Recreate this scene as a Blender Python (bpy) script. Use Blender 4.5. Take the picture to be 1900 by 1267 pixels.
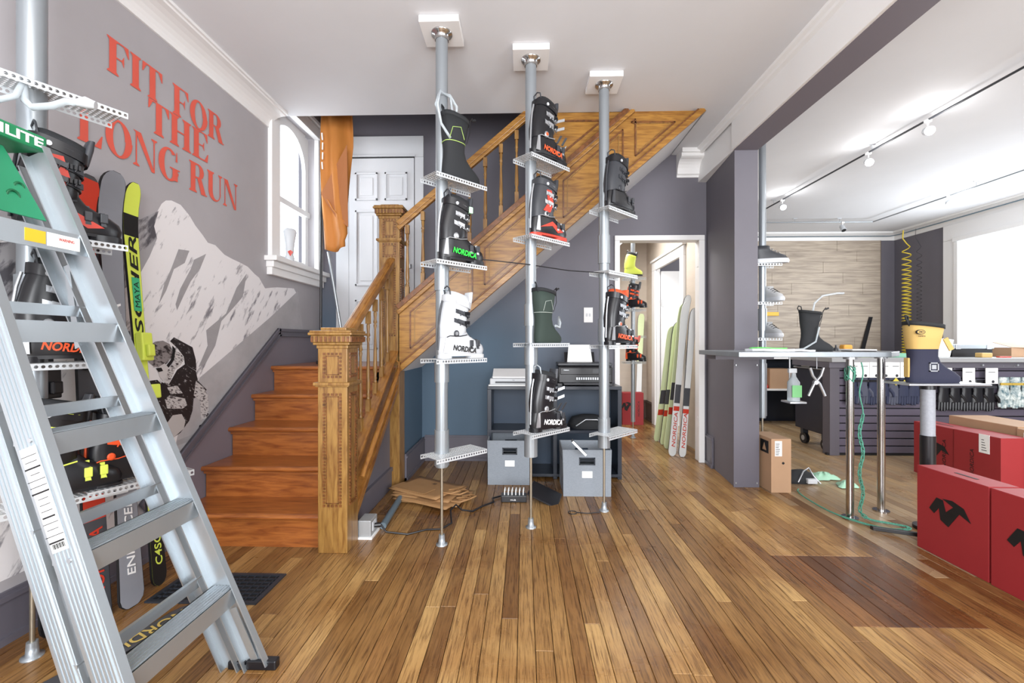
import bpy, bmesh, math, random
from mathutils import Vector, Matrix
R = math.radians
rnd = random.Random(7)
scene = bpy.context.scene
for o in list(bpy.data.objects): bpy.data.objects.remove(o)
C = scene.collection

# ------------------------------------------------------------ camera, world, lights, exposure
cam_d = bpy.data.cameras.new('camera'); cam = bpy.data.objects.new('camera', cam_d); C.objects.link(cam)
cam_d.sensor_width = 36.0; cam_d.lens = 820.0 * 36.0 / 1900.0
cam.location = (0, 0, 1.2); cam.rotation_euler = (R(90), 0, R(1.54)); cam_d.clip_start = .02
scene.camera = cam
scene.view_settings.view_transform = 'Standard'; scene.view_settings.look = 'None'
scene.view_settings.gamma = 1; scene.view_settings.use_curve_mapping = False
scene.view_settings.exposure = 0.4
w = bpy.data.worlds.new('sky'); scene.world = w; w.use_nodes = True
w.node_tree.nodes['Background'].inputs[0].default_value = (.86, .93, 1, 1)
w.node_tree.nodes['Background'].inputs[1].default_value = 2.6

def area(name, loc, rot, sx, sy, power, col=(1, 1, 1)):
    d = bpy.data.lights.new(name, 'AREA'); d.shape = 'RECTANGLE'; d.size = sx; d.size_y = sy; d.energy = power; d.color = col
    o = bpy.data.objects.new(name, d); C.objects.link(o); o.location = loc; o.rotation_euler = rot
    return o
area('shop_window_fill', (-.1, -2.1, 1.6), (R(104), 0, 0), 2.8, 2.2, 190, (.97, .98, 1))  # added fill at both front window openings, tilted up to brighten the ceiling
area('shop_window_fill', (4.1, -2.1, 1.6), (R(100), 0, 0), 3.0, 2.2, 155, (.97, .98, 1))
area('ceiling_fill_light', (-.2, .2, 3.0), (0, 0, 0), 2.6, 1.2, 26, (1, .96, .9))  # added soft fill below the ceiling, in this room and the right one
area('ceiling_fill_light', (4.2, 1.6, 3.0), (0, 0, 0), 2.6, 2.0, 40, (1, .97, .93))
area('hall_fill_light', (.9, 5.7, 2.85), (0, 0, 0), 1.0, 1.2, 60, (1, .98, .96))  # unseen fill area added to brighten the hall
area('landing_window_light', (-2.16, 4.0, 2.6), (0, R(-90), 0), 1.2, .6, 7, (.85, .93, 1))
area('display_window_light', (6.2, 5.2, 1.9), (0, R(100), 0), 1.4, 2.4, 60, (.9, .95, 1))

# ------------------------------------------------------------ materials
def lin(h):
    h = h.lstrip('#'); v = [int(h[i:i+2], 16) / 255 for i in (0, 2, 4)]
    return tuple(((x + .055) / 1.055) ** 2.4 if x > .04045 else x / 12.92 for x in v) + (1,)
MC = {}
def mat(name, col, rough=.6, metal=0, noise=0, nscale=8, stretch=(1, 1, 1), bump=0, bscale=60, emis=0, trans=0, col2=None, coat=0, spec=.5):
    if name in MC: return MC[name]
    m = bpy.data.materials.new(name); m.use_nodes = True; nt = m.node_tree; N = nt.nodes; L = nt.links
    b = N['Principled BSDF']; c = lin(col)
    b.inputs['Base Color'].default_value = c; b.inputs['Roughness'].default_value = rough; b.inputs['Metallic'].default_value = metal
    b.inputs['Coat Weight'].default_value = coat; b.inputs['Specular IOR Level'].default_value = spec
    if trans: b.inputs['Transmission Weight'].default_value = trans; b.inputs['IOR'].default_value = 1.1
    if emis: b.inputs['Emission Color'].default_value = c; b.inputs['Emission Strength'].default_value = emis
    if noise or bump:
        g = N.new('ShaderNodeNewGeometry'); mp = N.new('ShaderNodeMapping'); mp.inputs['Scale'].default_value = stretch
        L.new(g.outputs['Position'], mp.inputs['Vector'])
    if noise:
        t = N.new('ShaderNodeTexNoise'); t.inputs['Scale'].default_value = nscale; t.inputs['Detail'].default_value = 5; t.inputs['Roughness'].default_value = .6
        L.new(mp.outputs[0], t.inputs['Vector'])
        r = N.new('ShaderNodeValToRGB'); r.color_ramp.elements[0].position = .32; r.color_ramp.elements[1].position = .68
        c2 = lin(col2) if col2 else tuple(x * (1 - noise) for x in c[:3]) + (1,)
        r.color_ramp.elements[0].color = c2; r.color_ramp.elements[1].color = c
        L.new(t.outputs['Fac'], r.inputs[0]); L.new(r.outputs[0], b.inputs['Base Color'])
    if bump:
        t2 = N.new('ShaderNodeTexNoise'); t2.inputs['Scale'].default_value = bscale; L.new(mp.outputs[0], t2.inputs['Vector'])
        bp = N.new('ShaderNodeBump'); bp.inputs['Strength'].default_value = bump; bp.inputs['Distance'].default_value = .004
        L.new(t2.outputs['Fac'], bp.inputs['Height']); L.new(bp.outputs[0], b.inputs['Normal'])
    MC[name] = m
    return m

def wood(name, dark, light, axis=(14, 14, 1.2), rough=.35, scale=6, coat=.15):
    m = bpy.data.materials.new(name); m.use_nodes = True; nt = m.node_tree; N = nt.nodes; L = nt.links; b = N['Principled BSDF']
    tc = N.new('ShaderNodeTexCoord'); mp = N.new('ShaderNodeMapping'); mp.inputs['Scale'].default_value = axis
    L.new(tc.outputs['Object'], mp.inputs['Vector'])
    t = N.new('ShaderNodeTexNoise'); t.inputs['Scale'].default_value = scale; t.inputs['Detail'].default_value = 8; t.inputs['Distortion'].default_value = .6
    L.new(mp.outputs[0], t.inputs['Vector'])
    r = N.new('ShaderNodeValToRGB'); e = r.color_ramp.elements; e[0].position = .28; e[0].color = lin(dark); e[1].position = .62; e[1].color = lin(light)
    L.new(t.outputs['Fac'], r.inputs[0]); L.new(r.outputs[0], b.inputs['Base Color'])
    b.inputs['Roughness'].default_value = rough; b.inputs['Coat Weight'].default_value = coat; b.inputs['Coat Roughness'].default_value = .2
    MC[name] = m
    return m

M_CEIL = mat('ceiling_plaster', 'dcdde0', .8, noise=.05, nscale=1.2, bump=.15, bscale=9)
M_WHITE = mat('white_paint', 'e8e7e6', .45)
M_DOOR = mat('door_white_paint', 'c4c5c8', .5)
M_GREY = mat('grey_wall_paint', '69666e', .6, noise=.08, nscale=2, bump=.06, bscale=150)
M_GREYD = mat('grey_trim_paint', '5f5c65', .45)
M_BEAM = mat('dark_grey_paint', '6f6870', .5)
M_MURAL = mat('mural_sky_print', 'aeaaad', .6, noise=.12, nscale=1.3)
M_OAK = wood('golden_oak', '6a4319', '957039', (9, 9, 1.2))
M_OAKX = wood('golden_oak_along', '724615', 'a47632', (1.1, 9, 9))
M_OAKD = wood('dark_oak_edge', '4a2b12', '7a4a22', (6, 6, 6))
M_TREAD = wood('worn_stair_wood', '7a3f1b', 'a8642f', (1, 8, 8), .3, coat=.3)
M_TREADY = wood('oak_depth_grain', '70441a', '9c6c34', (9, 1.1, 3))
M_ALU = mat('brushed_aluminium', 'b8bfc4', .34, .75, noise=.12, nscale=3, stretch=(1, 1, .3))
M_GALV = mat('silver_pole_paint', '989ea3', .3, .55)
M_CHROME = mat('polished_steel', 'b8b6b4', .18, 1)
M_BRASSROD = mat('threaded_rod', 'a8a090', .35, .9)
M_SHELF = mat('white_perforated_metal', 'c9cdd0', .4, .3)
M_BLACK = mat('black_plastic', '17171b', .32)
M_SOFT = mat('black_fabric', '1e2023', .8, bump=.3, bscale=400)
M_DGREY = mat('dark_grey_plastic', '35373c', .4)
M_BPLAST = mat('bright_white_plastic', 'c2c5c9', .35)
M_SILV = mat('silver_buckle', 'b9bcc0', .3, .7)
M_ORANGE = mat('orange_plastic', 'ee5a2a', .4)
M_RED = mat('red_plastic', 'c63a28', .35)
M_GREEN = mat('bright_green_print', '27dd3f', .5)
M_PALEG = mat('pale_green_tab', 'b4e0bd', .5)
M_NEON = mat('neon_yellow', 'd4e25a', .45)
M_CLEAR = mat('clear_tube', 'dfe6ea', .15, 0, trans=.6)
M_REDBOX = mat('red_cardboard', '96262a', .6, noise=.06, nscale=4)
M_REDTOP = mat('red_cardboard_gloss_top', 'c96a60', .4)
M_CARD = mat('brown_cardboard', 'b08d6e', .7, noise=.07, nscale=5)
M_KRAFT = mat('kraft_paper', 'a17a50', .7, noise=.1, nscale=6)
M_NAVY = mat('navy_black_lacquer', '1d2430', .3)
M_BIN = mat('grey_fabric', '8b929a', .85, noise=.15, nscale=60, stretch=(1, 1, 3))
M_PAPER = mat('white_paper', 'f0f0ee', .6)
M_INK = mat('black_ink', '101012', .6)
M_LADGREEN = mat('green_ladder_plastic', '1e7d50', .4)
M_TAN = mat('tan_felt', 'bf9f5e', .8)
M_NAVYF = mat('navy_felt', '23253a', .8)
M_RIM = mat('print_red', 'e0604f', .6, noise=.15, nscale=3)
M_GLASS = mat('window_glass', 'ffffff', .02, 0, trans=1)
M_TEXTW = mat('white_print', 'f2f2f2', .5)
M_YEL = mat('yellow_hose', 'd9bf3a', .4)
M_ROPE = mat('green_rope', '4e8f7a', .8)

def understair_cast_paint():  # cool light cast put into the grey paint, growing leftward and downward
    m = M_GREY.copy(); m.name = 'grey_paint_blue_cast'; nt = m.node_tree; N = nt.nodes; L = nt.links; b = N['Principled BSDF']
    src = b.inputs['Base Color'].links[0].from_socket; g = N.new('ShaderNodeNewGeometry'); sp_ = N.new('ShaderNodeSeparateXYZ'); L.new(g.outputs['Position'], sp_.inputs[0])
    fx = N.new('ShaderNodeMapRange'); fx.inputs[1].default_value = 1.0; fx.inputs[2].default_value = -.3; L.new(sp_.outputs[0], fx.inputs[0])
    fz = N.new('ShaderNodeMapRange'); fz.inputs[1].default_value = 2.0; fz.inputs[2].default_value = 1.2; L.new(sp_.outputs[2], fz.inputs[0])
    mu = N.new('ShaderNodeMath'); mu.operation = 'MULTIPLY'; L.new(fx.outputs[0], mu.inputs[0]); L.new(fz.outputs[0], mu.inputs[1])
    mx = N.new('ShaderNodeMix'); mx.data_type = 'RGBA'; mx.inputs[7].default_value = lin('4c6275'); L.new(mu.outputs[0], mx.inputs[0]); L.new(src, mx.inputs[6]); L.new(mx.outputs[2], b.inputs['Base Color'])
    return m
M_GREY_CAST = understair_cast_paint()

def floor_mat():
    m = bpy.data.materials.new('strip_floor_wood'); m.use_nodes = True; nt = m.node_tree; N = nt.nodes; L = nt.links; b = N['Principled BSDF']
    g = N.new('ShaderNodeNewGeometry'); at = N.new('ShaderNodeAttribute'); at.attribute_name = 'tone'
    sep = N.new('ShaderNodeSeparateColor'); L.new(at.outputs['Color'], sep.inputs[0])
    mp = N.new('ShaderNodeMapping'); mp.inputs['Scale'].default_value = (55, 2.6, 1)
    add = N.new('ShaderNodeVectorMath'); add.operation = 'ADD'; sc = N.new('ShaderNodeVectorMath'); sc.operation = 'SCALE'; sc.inputs['Scale'].default_value = 17
    L.new(at.outputs['Color'], sc.inputs[0]); L.new(g.outputs['Position'], add.inputs[0]); L.new(sc.outputs[0], add.inputs[1]); L.new(add.outputs[0], mp.inputs['Vector'])
    gr = N.new('ShaderNodeTexNoise'); gr.inputs['Scale'].default_value = 2.2; gr.inputs['Detail'].default_value = 8; gr.inputs['Roughness'].default_value = .7; gr.inputs['Distortion'].default_value = .5
    L.new(mp.outputs[0], gr.inputs['Vector'])
    base = N.new('ShaderNodeValToRGB'); e = base.color_ramp.elements; e[0].position = 0; e[0].color = lin('7d5a34'); e[1].position = 1; e[1].color = lin('b8945f')
    k = base.color_ramp.elements.new(.5); k.color = lin('9c7747')
    L.new(sep.outputs[0], base.inputs[0])
    grr = N.new('ShaderNodeValToRGB'); e = grr.color_ramp.elements; e[0].position = .36; e[0].color = (.26, .20, .17, 1); e[1].position = .54; e[1].color = (1, 1, 1, 1); L.new(gr.outputs['Fac'], grr.inputs[0])
    mul = N.new('ShaderNodeMix'); mul.data_type = 'RGBA'; mul.blend_type = 'MULTIPLY'; mul.inputs[0].default_value = .85
    L.new(base.outputs[0], mul.inputs[6]); L.new(grr.outputs[0], mul.inputs[7])
    # traffic wear: large soft patches, some darkened, some bleached
    wn = N.new('ShaderNodeTexNoise'); wn.inputs['Scale'].default_value = 1.5; wn.inputs['Detail'].default_value = 6; wn.inputs['Distortion'].default_value = .8; L.new(g.outputs['Position'], wn.inputs['Vector'])
    wr = N.new('ShaderNodeValToRGB'); e = wr.color_ramp.elements; e[0].position = .40; e[0].color = (1, 1, 1, 1); e[1].position = .60; e[1].color = (0, 0, 0, 1); L.new(wn.outputs['Fac'], wr.inputs[0])
    wm = N.new('ShaderNodeMath'); wm.operation = 'MULTIPLY'; wm.inputs[1].default_value = .75; L.new(wr.outputs[0], wm.inputs[0])
    dk = N.new('ShaderNodeMix'); dk.data_type = 'RGBA'; dk.blend_type = 'MULTIPLY'; dk.inputs[7].default_value = (.62, .50, .42, 1)
    L.new(wm.outputs[0], dk.inputs[0]); L.new(mul.outputs[2], dk.inputs[6])
    bl = N.new('ShaderNodeMix'); bl.data_type = 'RGBA'; bl.inputs[7].default_value = lin('bba98c')
    L.new(sep.outputs[2], bl.inputs[0]); L.new(dk.outputs[2], bl.inputs[6])
    dd = N.new('ShaderNodeMix'); dd.data_type = 'RGBA'; dd.blend_type = 'MULTIPLY'; dd.inputs[7].default_value = (.50, .34, .27, 1)
    L.new(sep.outputs[1], dd.inputs[0]); L.new(bl.outputs[2], dd.inputs[6]); L.new(dd.outputs[2], b.inputs['Base Color'])
    rr = N.new('ShaderNodeMapRange'); rr.inputs[3].default_value = .16; rr.inputs[4].default_value = .42; L.new(wn.outputs['Fac'], rr.inputs[0]); L.new(rr.outputs[0], b.inputs['Roughness'])
    bp = N.new('ShaderNodeBump'); bp.inputs['Strength'].default_value = .12; bp.inputs['Distance'].default_value = .002; L.new(gr.outputs['Fac'], bp.inputs['Height']); L.new(bp.outputs[0], b.inputs['Normal'])
    return m
M_FLOOR = floor_mat()

def snow_mat(name, light, dark, thr, rot, sc, stretch):
    m = bpy.data.materials.new(name); m.use_nodes = True; nt = m.node_tree; N = nt.nodes; L = nt.links; b = N['Principled BSDF']
    g = N.new('ShaderNodeNewGeometry'); mp = N.new('ShaderNodeMapping'); mp.vector_type = 'POINT'
    mp2 = N.new('ShaderNodeMapping'); mp.inputs['Rotation'].default_value = (R(rot), 0, 0); mp2.inputs['Scale'].default_value = stretch
    L.new(g.outputs['Position'], mp.inputs[0]); L.new(mp.outputs[0], mp2.inputs[0])
    t = N.new('ShaderNodeTexNoise'); t.inputs['Scale'].default_value = sc; t.inputs['Detail'].default_value = 7; t.inputs['Roughness'].default_value = .62; L.new(mp2.outputs[0], t.inputs['Vector'])
    r = N.new('ShaderNodeValToRGB'); e = r.color_ramp.elements; e[0].position = thr - .05; e[0].color = lin(dark); e[1].position = thr + .05; e[1].color = lin(light)
    L.new(t.outputs['Fac'], r.inputs[0]); L.new(r.outputs[0], b.inputs['Base Color']); b.inputs['Roughness'].default_value = .6
    return m
M_SNOW = snow_mat('mural_snow_print', 'e6e3e4', '848187', .385, 35, 6.5, (1, 3.0, .8))
M_ROCK = snow_mat('mural_rock_print', 'a19fa2', '514f55', .44, 35, 5, (1, 3, 1))
M_COUL = mat('mural_couloir_print', 'a5a2a4', .6, noise=.15, nscale=9)
M_MIST = mat('mural_mist_print', 'b4b1b3', .6, noise=.2, nscale=4)
M_SKIERD = snow_mat('mural_skier_dark_print', 'aaa6a6', '201a1c', .64, 30, 34, (1, 1, 2.2))
M_SKIERL = snow_mat('mural_skier_light_print', 'c6c2c1', '33292c', .44, 20, 42, (1, 1, 2.4))
M_PLANK = wood('pale_wall_plank', '8f8275', 'b5a796', (1, 1, 12), .55, 2.5, coat=0)

# ------------------------------------------------------------ mesh helpers
LOC = {}
class MB:
    def __init__(s, W=True): s.v = []; s.f = []; s.W = W; s.sm = []
    def add(s, vs, fs, sm=False):
        n = len(s.v); s.v += [tuple(v) for v in vs]; s.f += [tuple(i + n for i in f) for f in fs]; s.sm += [sm] * len(fs); return s
    def box(s, x0, x1, y0, y1, z0, z1):
        return s.add([(x0, y0, z0), (x1, y0, z0), (x1, y1, z0), (x0, y1, z0), (x0, y0, z1), (x1, y0, z1), (x1, y1, z1), (x0, y1, z1)],
                     [(0, 3, 2, 1), (4, 5, 6, 7), (0, 1, 5, 4), (1, 2, 6, 5), (2, 3, 7, 6), (3, 0, 4, 7)])
    def beam(s, p0, p1, a, b):
        p0, p1, a, b = map(Vector, (p0, p1, a, b))
        vs = [p + sa * a + sb * b for p in (p0, p1) for sa, sb in ((-1, -1), (1, -1), (1, 1), (-1, 1))]
        return s.add(vs, [(0, 3, 2, 1), (4, 5, 6, 7), (0, 1, 5, 4), (1, 2, 6, 5), (2, 3, 7, 6), (3, 0, 4, 7)])
    def rings(s, rs, cap=True, sm=True, close=False):
        n = len(rs[0]); vs = [p for r in rs for p in r]; fs = []
        m = len(rs)
        for i in range(m if close else m - 1):
            for j in range(n):
                k = (j + 1) % n; i2 = (i + 1) % m
                fs.append((i * n + j, i * n + k, i2 * n + k, i2 * n + j))
        s.add(vs, fs, sm)
        if cap and not close:
            s.add(rs[0], [tuple(range(n))[::-1]]); s.add(rs[-1], [tuple(range(n))])
        return s
    def tube(s, pts, r, n=8, cap=True):
        pts = [Vector(p) for p in pts]; rs = []; up = None
        for i, p in enumerate(pts):
            t = (pts[min(i + 1, len(pts) - 1)] - pts[max(i - 1, 0)]).normalized()
            if up is None: up = Vector((0, 0, 1)) if abs(t.z) < .9 else Vector((1, 0, 0))
            a = t.cross(up).normalized(); up = a.cross(t).normalized()
            rr = r[i] if isinstance(r, (list, tuple)) else r
            rs.append([p + (a * math.cos(2 * math.pi * j / n) + up * math.sin(2 * math.pi * j / n)) * rr for j in range(n)])
        return s.rings(rs, cap)
    def cyl(s, x, y, z0, z1, r, n=24, r1=None):
        r1 = r if r1 is None else r1
        return s.rings([[(x + q * math.cos(2 * math.pi * j / n), y + q * math.sin(2 * math.pi * j / n), z) for j in range(n)] for z, q in ((z0, r), (z1, r1))])
    def lathe(s, x, y, prof, n=14):
        return s.rings([[(x + q * math.cos(2 * math.pi * j / n), y + q * math.sin(2 * math.pi * j / n), z) for j in range(n)] for z, q in prof])
    def prism(s, pts, ax, d):
        pts = [Vector(p) for p in pts]; d = Vector(ax) * d; n = len(pts)
        return s.add(pts + [p + d for p in pts], [tuple(range(n))[::-1], tuple(range(n, 2 * n))] + [(i, (i + 1) % n, (i + 1) % n + n, i + n) for i in range(n)])
    def build(s, name, m, parent=None, label=None, bev=0, off=None):
        o0 = Vector((0, 0, 0))
        if parent is not None and s.W: o0 = LOC.get(parent.name, o0)
        me = bpy.data.meshes.new(name); me.from_pydata([tuple(Vector(v) - o0) for v in s.v], [], s.f)
        me.polygons.foreach_set('use_smooth', s.sm)
        bm = bmesh.new(); bm.from_mesh(me); bmesh.ops.recalc_face_normals(bm, faces=bm.faces); bm.to_mesh(me); bm.free()
        me.materials.append(m)
        o = bpy.data.objects.new(name, me); C.objects.link(o)
        if parent is not None:
            o.parent = parent
            if s.W: LOC[o.name] = o0
        if label: o['label'] = label
        if bev:
            b = o.modifiers.new('bevel', 'BEVEL'); b.width = bev; b.segments = 2; b.limit_method = 'ANGLE'
        return o
def BX(*a): return MB().box(*a)
def tag(o, label, cat, group=None):
    o['label'] = label; o['category'] = cat
    if group: o['group'] = group
    return o
def thing(name, label, cat, loc=(0, 0, 0), yaw=0, group=None):
    o = bpy.data.objects.new(name, None); C.objects.link(o); o.location = loc; o.rotation_euler = (0, 0, yaw); o.empty_display_size = .1
    LOC[o.name] = Vector(loc)
    return tag(o, label, cat, group)
def struct(o, nm=None): o['kind'] = 'structure'; return o
TX = {}
def text(s, m, parent, o, xd, yd, h, w, shear=0, bold=.0, depth=.0008, world=True, name='lettering'):
    key = (s, shear, bold, m.name)
    if key not in TX:
        cu = bpy.data.curves.new('t', 'FONT'); cu.body = s; cu.shear = shear; cu.offset = bold; cu.extrude = .02; cu.resolution_u = 3
        t = bpy.data.objects.new('t', cu); C.objects.link(t); bpy.context.view_layer.update()
        me = bpy.data.meshes.new_from_object(t.evaluated_get(bpy.context.evaluated_depsgraph_get()))
        bpy.data.objects.remove(t)
        xs = [v.co.x for v in me.vertices]; ys = [v.co.y for v in me.vertices]; zs = [v.co.z for v in me.vertices]
        x0, x1, y0, y1 = min(xs), max(xs), min(ys), max(ys)
        for v in me.vertices: v.co = ((v.co.x - x0) / (x1 - x0), (v.co.y - y0) / (y1 - y0), (v.co.z - min(zs)) / .04)
        me.materials.clear(); me.materials.append(m); TX[key] = me
    xd = Vector(xd).normalized(); yd = Vector(yd).normalized(); zd = xd.cross(yd).normalized()
    ob = bpy.data.objects.new(name, TX[key]); C.objects.link(ob); ob.parent = parent
    oo = Vector(o) - (LOC.get(parent.name, Vector((0, 0, 0))) if world and parent is not None else Vector((0, 0, 0)))
    mt = Matrix((xd * w, yd * h, zd * depth)).transposed().to_4x4(); mt.translation = oo
    ob.matrix_local = mt
    return ob
def ring(x0, x1, b, z, n=20, p=2.6, tilt=0, cx=0):
    a = (x1 - x0) / 2; c = (x0 + x1) / 2; out = []
    for j in range(n):
        t = 2 * math.pi * j / n; ct, st = math.cos(t), math.sin(t)
        x = c + a * math.copysign(abs(ct) ** (2 / p), ct); y = b * math.copysign(abs(st) ** (2 / p), st)
        out.append((x, y, z + tilt * (x - c)))
    return out
def arc(cx, cy, r, a0, a1, n): return [(cx + r * math.cos(R(a0 + (a1 - a0) * i / n)), cy + r * math.sin(R(a0 + (a1 - a0) * i / n))) for i in range(n + 1)]

# ============================================================ SETTING
XL, XP, YB, ZC = -2.07, 1.74, 4.45, 3.06
XR, YR = 6.35, 7.75
# floor: slab, then every strip board
fl = struct(BX(-2.3, 6.6, -2.3, 8.0, -.12, -.012).build('floor', mat('subfloor_dark', '2a1c10', .9)))
boards = []
bw = .0705; x = -2.07
while x < 6.34:
    y = -1.2 - rnd.random() * 1.5
    cuts = [y]
    while y < 7.75: y += rnd.uniform(1.1, 3.2); cuts.append(y)
    inpatch = 1.36 < x < 1.93
    if inpatch: cuts = [c for c in cuts if not 1.6 < c < 2.8] + [1.9, 2.52]; cuts.sort()
    for a, b_ in zip(cuts, cuts[1:]):
        b2 = min(b_, 7.75)
        if b2 - a < .05: continue
        dk = .9 if inpatch and abs(a - 1.9) < .01 else 0
        bl = 0.0
        if x > 1.9: bl = .25 + .3 * rnd.random()
        if 1.9 < x < 2.5 and a < 2: dk = max(dk, rnd.uniform(.3, .6)); bl = 0
        if rnd.random() < .10: dk = max(dk, rnd.uniform(.2, .5))
        boards.append((x, a, b2, rnd.random(), dk, bl))
    x += bw
def board_geo(bd, V, Fc, T):
    x, a, b, t, dk, bl = bd; g = .0012; c = .0015; z = -rnd.random() * .0005; n = len(V)
    x0, x1, y0, y1 = x + g, x + bw - g, a + g * .6, b - g * .6
    V += [(x0, y0, -.012), (x1, y0, -.012), (x1, y1, -.012), (x0, y1, -.012), (x0, y0, z - c), (x1, y0, z - c), (x1, y1, z - c), (x0, y1, z - c),
          (x0 + c, y0 + c, z), (x1 - c, y0 + c, z), (x1 - c, y1 - c, z), (x0 + c, y1 - c, z)]
    fs = [(8, 9, 10, 11)]
    for i in range(4): j = (i + 1) % 4; fs += [(i, j, j + 4, i + 4), (i + 4, j + 4, j + 8, i + 8)]
    Fc += [tuple(i + n for i in f) for f in fs]; T += [(t, dk, bl, 1)] * 12
def board_obj(bds, kind=None):
    V, Fc, T = [], [], []
    for bd in bds: board_geo(bd, V, Fc, T)
    me = bpy.data.meshes.new('floor_board'); me.from_pydata(V, [], Fc); ca = me.color_attributes.new('tone', 'FLOAT_COLOR', 'POINT')
    for i, t in enumerate(T): ca.data[i].color = t
    me.materials.append(M_FLOOR); o = bpy.data.objects.new('floor_board', me); C.objects.link(o); o.parent = fl
    if kind: o['kind'] = kind
def seen(bd):
    cy = max(.9, min(bd[2], max(bd[1], 1.2))); return (bd[2] > .75 and abs(bd[0]) / max(bd[2], .1) < 1.15, -(abs(bd[0]) + cy))
boards.sort(key=seen, reverse=True)
for bd in boards[:296]: board_obj([bd])
board_obj(boards[296:], 'stuff')

# walls
wl = MB()
wl.box(XL - .15, XL, -2.2, 3.62, 0, 3.06); wl.box(XL - .15, XL, 3.62, 4.36, 0, 1.9); wl.box(XL - .15, XL, 4.36, 4.6, 0, 4.8)
wl.box(XL - .15, XL, 3.62, 4.36, 3.22, 4.8); wl.box(XL - .15, XL, 3.4, 3.62, 3.06, 4.8)
wall_left = struct(wl.build('wall_left', M_MURAL))
wb = MB()
wb.box(-2.3, .93, YB, YB + .12, 0, 4.8); wb.box(.93, 1.77, YB, YB + .12, 2.23, 4.8); wb.box(1.77, 1.93, YB, YB + .12, 0, 4.8)
wall_back = struct(wb.build('wall_back', M_GREY_CAST))
struct(MB().box(-2.06, 1.60, 3.46, 3.59, ZC + .1, 4.8).build('wall_stairwell', M_GREY))
struct(BX(-2.3, 1.95, 3.5, 4.6, 4.8, 4.9).build('ceiling_stairwell', M_CEIL))
struct(BX(1.47, 1.60, 3.60, YB, 3.12, 4.8).build('wall_stairwell_side', M_GREY))
cl = MB(); cl.box(-2.2, 1.72, -2.2, 3.60, ZC, ZC + .1); cl.box(1.47, 1.75, 3.60, YB, ZC, ZC + .06); cl.box(1.93, 6.4, -2.2, YR, ZC, ZC + .1)
struct(cl.build('ceiling', M_CEIL))
struct(BX(-1.2, 1.93, YB + .12, 7.0, 2.9, 3.0).build('ceiling_hall', M_CEIL))
# pillar + side wall + beam
pl = MB(); pl.prism([(1.74, 3.70, 0), (1.93, 3.70, 0), (1.93, 4.45, 0), (1.815, 4.45, 0)], (0, 0, 1), 3.06)
pillar = struct(pl.build('wall_pillar', M_GREY))
MB().box(1.728, 1.935, 3.685, 3.70, 1.12, 1.135).box(1.728, 1.935, 3.688, 3.70, 0, 1.12).build('pillar_cladding', M_GREYD, pillar)
for sx in (1.745, 1.915):
    for sz in (.03, 1.0): MB().cyl(sx, 3.685, sz, sz + .012, .006, 8).build('screw', M_SILV, pillar)
beam = struct(BX(1.735, 1.93, -2.2, 3.70, 2.78, ZC).build('beam', M_BEAM))
bc = MB(); bc.box(1.715, 1.735, -2.2, 3.70, 2.785, ZC); bc.build('beam_face', M_WHITE, beam)
bp = MB()
prof = [(1.715, 3.06), (1.66, 3.06), (1.665, 3.045), (1.685, 3.035), (1.69, 3.02), (1.715, 3.01)]
bp.prism([(a, -2.2, z) for a, z in prof], (0, 1, 0), 6.65); bp.build('bead', M_WHITE, beam)
MB().box(1.735, 1.745, 3.70, YB, 2.785, ZC).prism([(1.745, 3.7, 2.785), (1.745, YB, 2.785), (1.82, YB, 2.785)], (0, 0, 1), .27).build('beam_end_face', M_WHITE, beam)
# crown
def crown(name, pts, ax, L): return struct(MB().prism(pts, ax, L).build(name, M_WHITE))
cv = [(0, 0), (.012, 0), (.012, .018)] + [(.012 + .118 * (1 - math.cos(R(t))), .018 + .085 * math.sin(R(t))) for t in range(10, 91, 16)] + [(.135, .112), (.15, .112), (.15, .13), (0, .13)]
crown('trim_1', [(XL + a, -2.2, 2.93 + z) for a, z in cv], (0, 1, 0), 5.75)
cv2 = [(0, 0), (.012, 0), (.015, .02), (.03, .03)] + [(.03 + .10 * (1 - math.cos(R(t))), .03 + .12 * math.sin(R(t))) for t in range(10, 91, 16)] + [(.15, .16), (.15, .19), (.17, .19), (.17, .23), (0, .23)]
crown('trim_2', [(1.52, YB - a, 2.83 + z) for a, z in cv2], (1, 0, 0), .235)
# wainscot on left wall, cap and baseboard
wn = MB()
wn.prism([(XL, 2.35, 0), (XL, 4.45, 0), (XL, 4.45, 1.25), (XL, 3.66, 1.25), (XL, 2.35, .29)], (1, 0, 0), .008)
struct(wn.build('trim_3', mat('wainscot_grey', '79727b', .5)))
def capbar(y0, z0, y1, z1, nm):
    m = MB(); d = Vector((0, y1 - y0, z1 - z0)).normalized(); nrm = Vector((0, -d.z, d.y))
    for off, hw, th in ((0, .034, .014), (.022, .012, .024), (-.024, .008, .020)):
        m.beam(Vector((XL + th / 2 + .008, y0, z0)) + nrm * off, Vector((XL + th / 2 + .008, y1, z1)) + nrm * off, (th / 2, 0, 0), nrm * hw)
    struct(m.build(nm, M_GREYD))
capbar(2.33, .30, 3.67, 1.285, 'trim_4'); capbar(3.64, 1.275, YB, 1.275, 'trim_5')
def base(nm, p, q, nrm, h=.17, m=None):
    p, q, nrm = Vector(p), Vector(q), Vector(nrm); b = MB()
    for z0, z1, t in ((0, h, .016), (h, h + .02, .024), (h + .02, h + .035, .012), (0, .03, .026)):
        b.beam(p + nrm * t / 2 + Vector((0, 0, (z0 + z1) / 2)), q + nrm * t / 2 + Vector((0, 0, (z0 + z1) / 2)), nrm * t / 2, (0, 0, (z1 - z0) / 2))
    return struct(b.build(nm, m or M_GREYD))
base('baseboard_left', (XL, -2.2, 0), (XL, 2.5, 0), (1, 0, 0))
base('baseboard_back', (-1.0, YB, 0), (.905, YB, 0), (0, -1, 0), .22)
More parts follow.
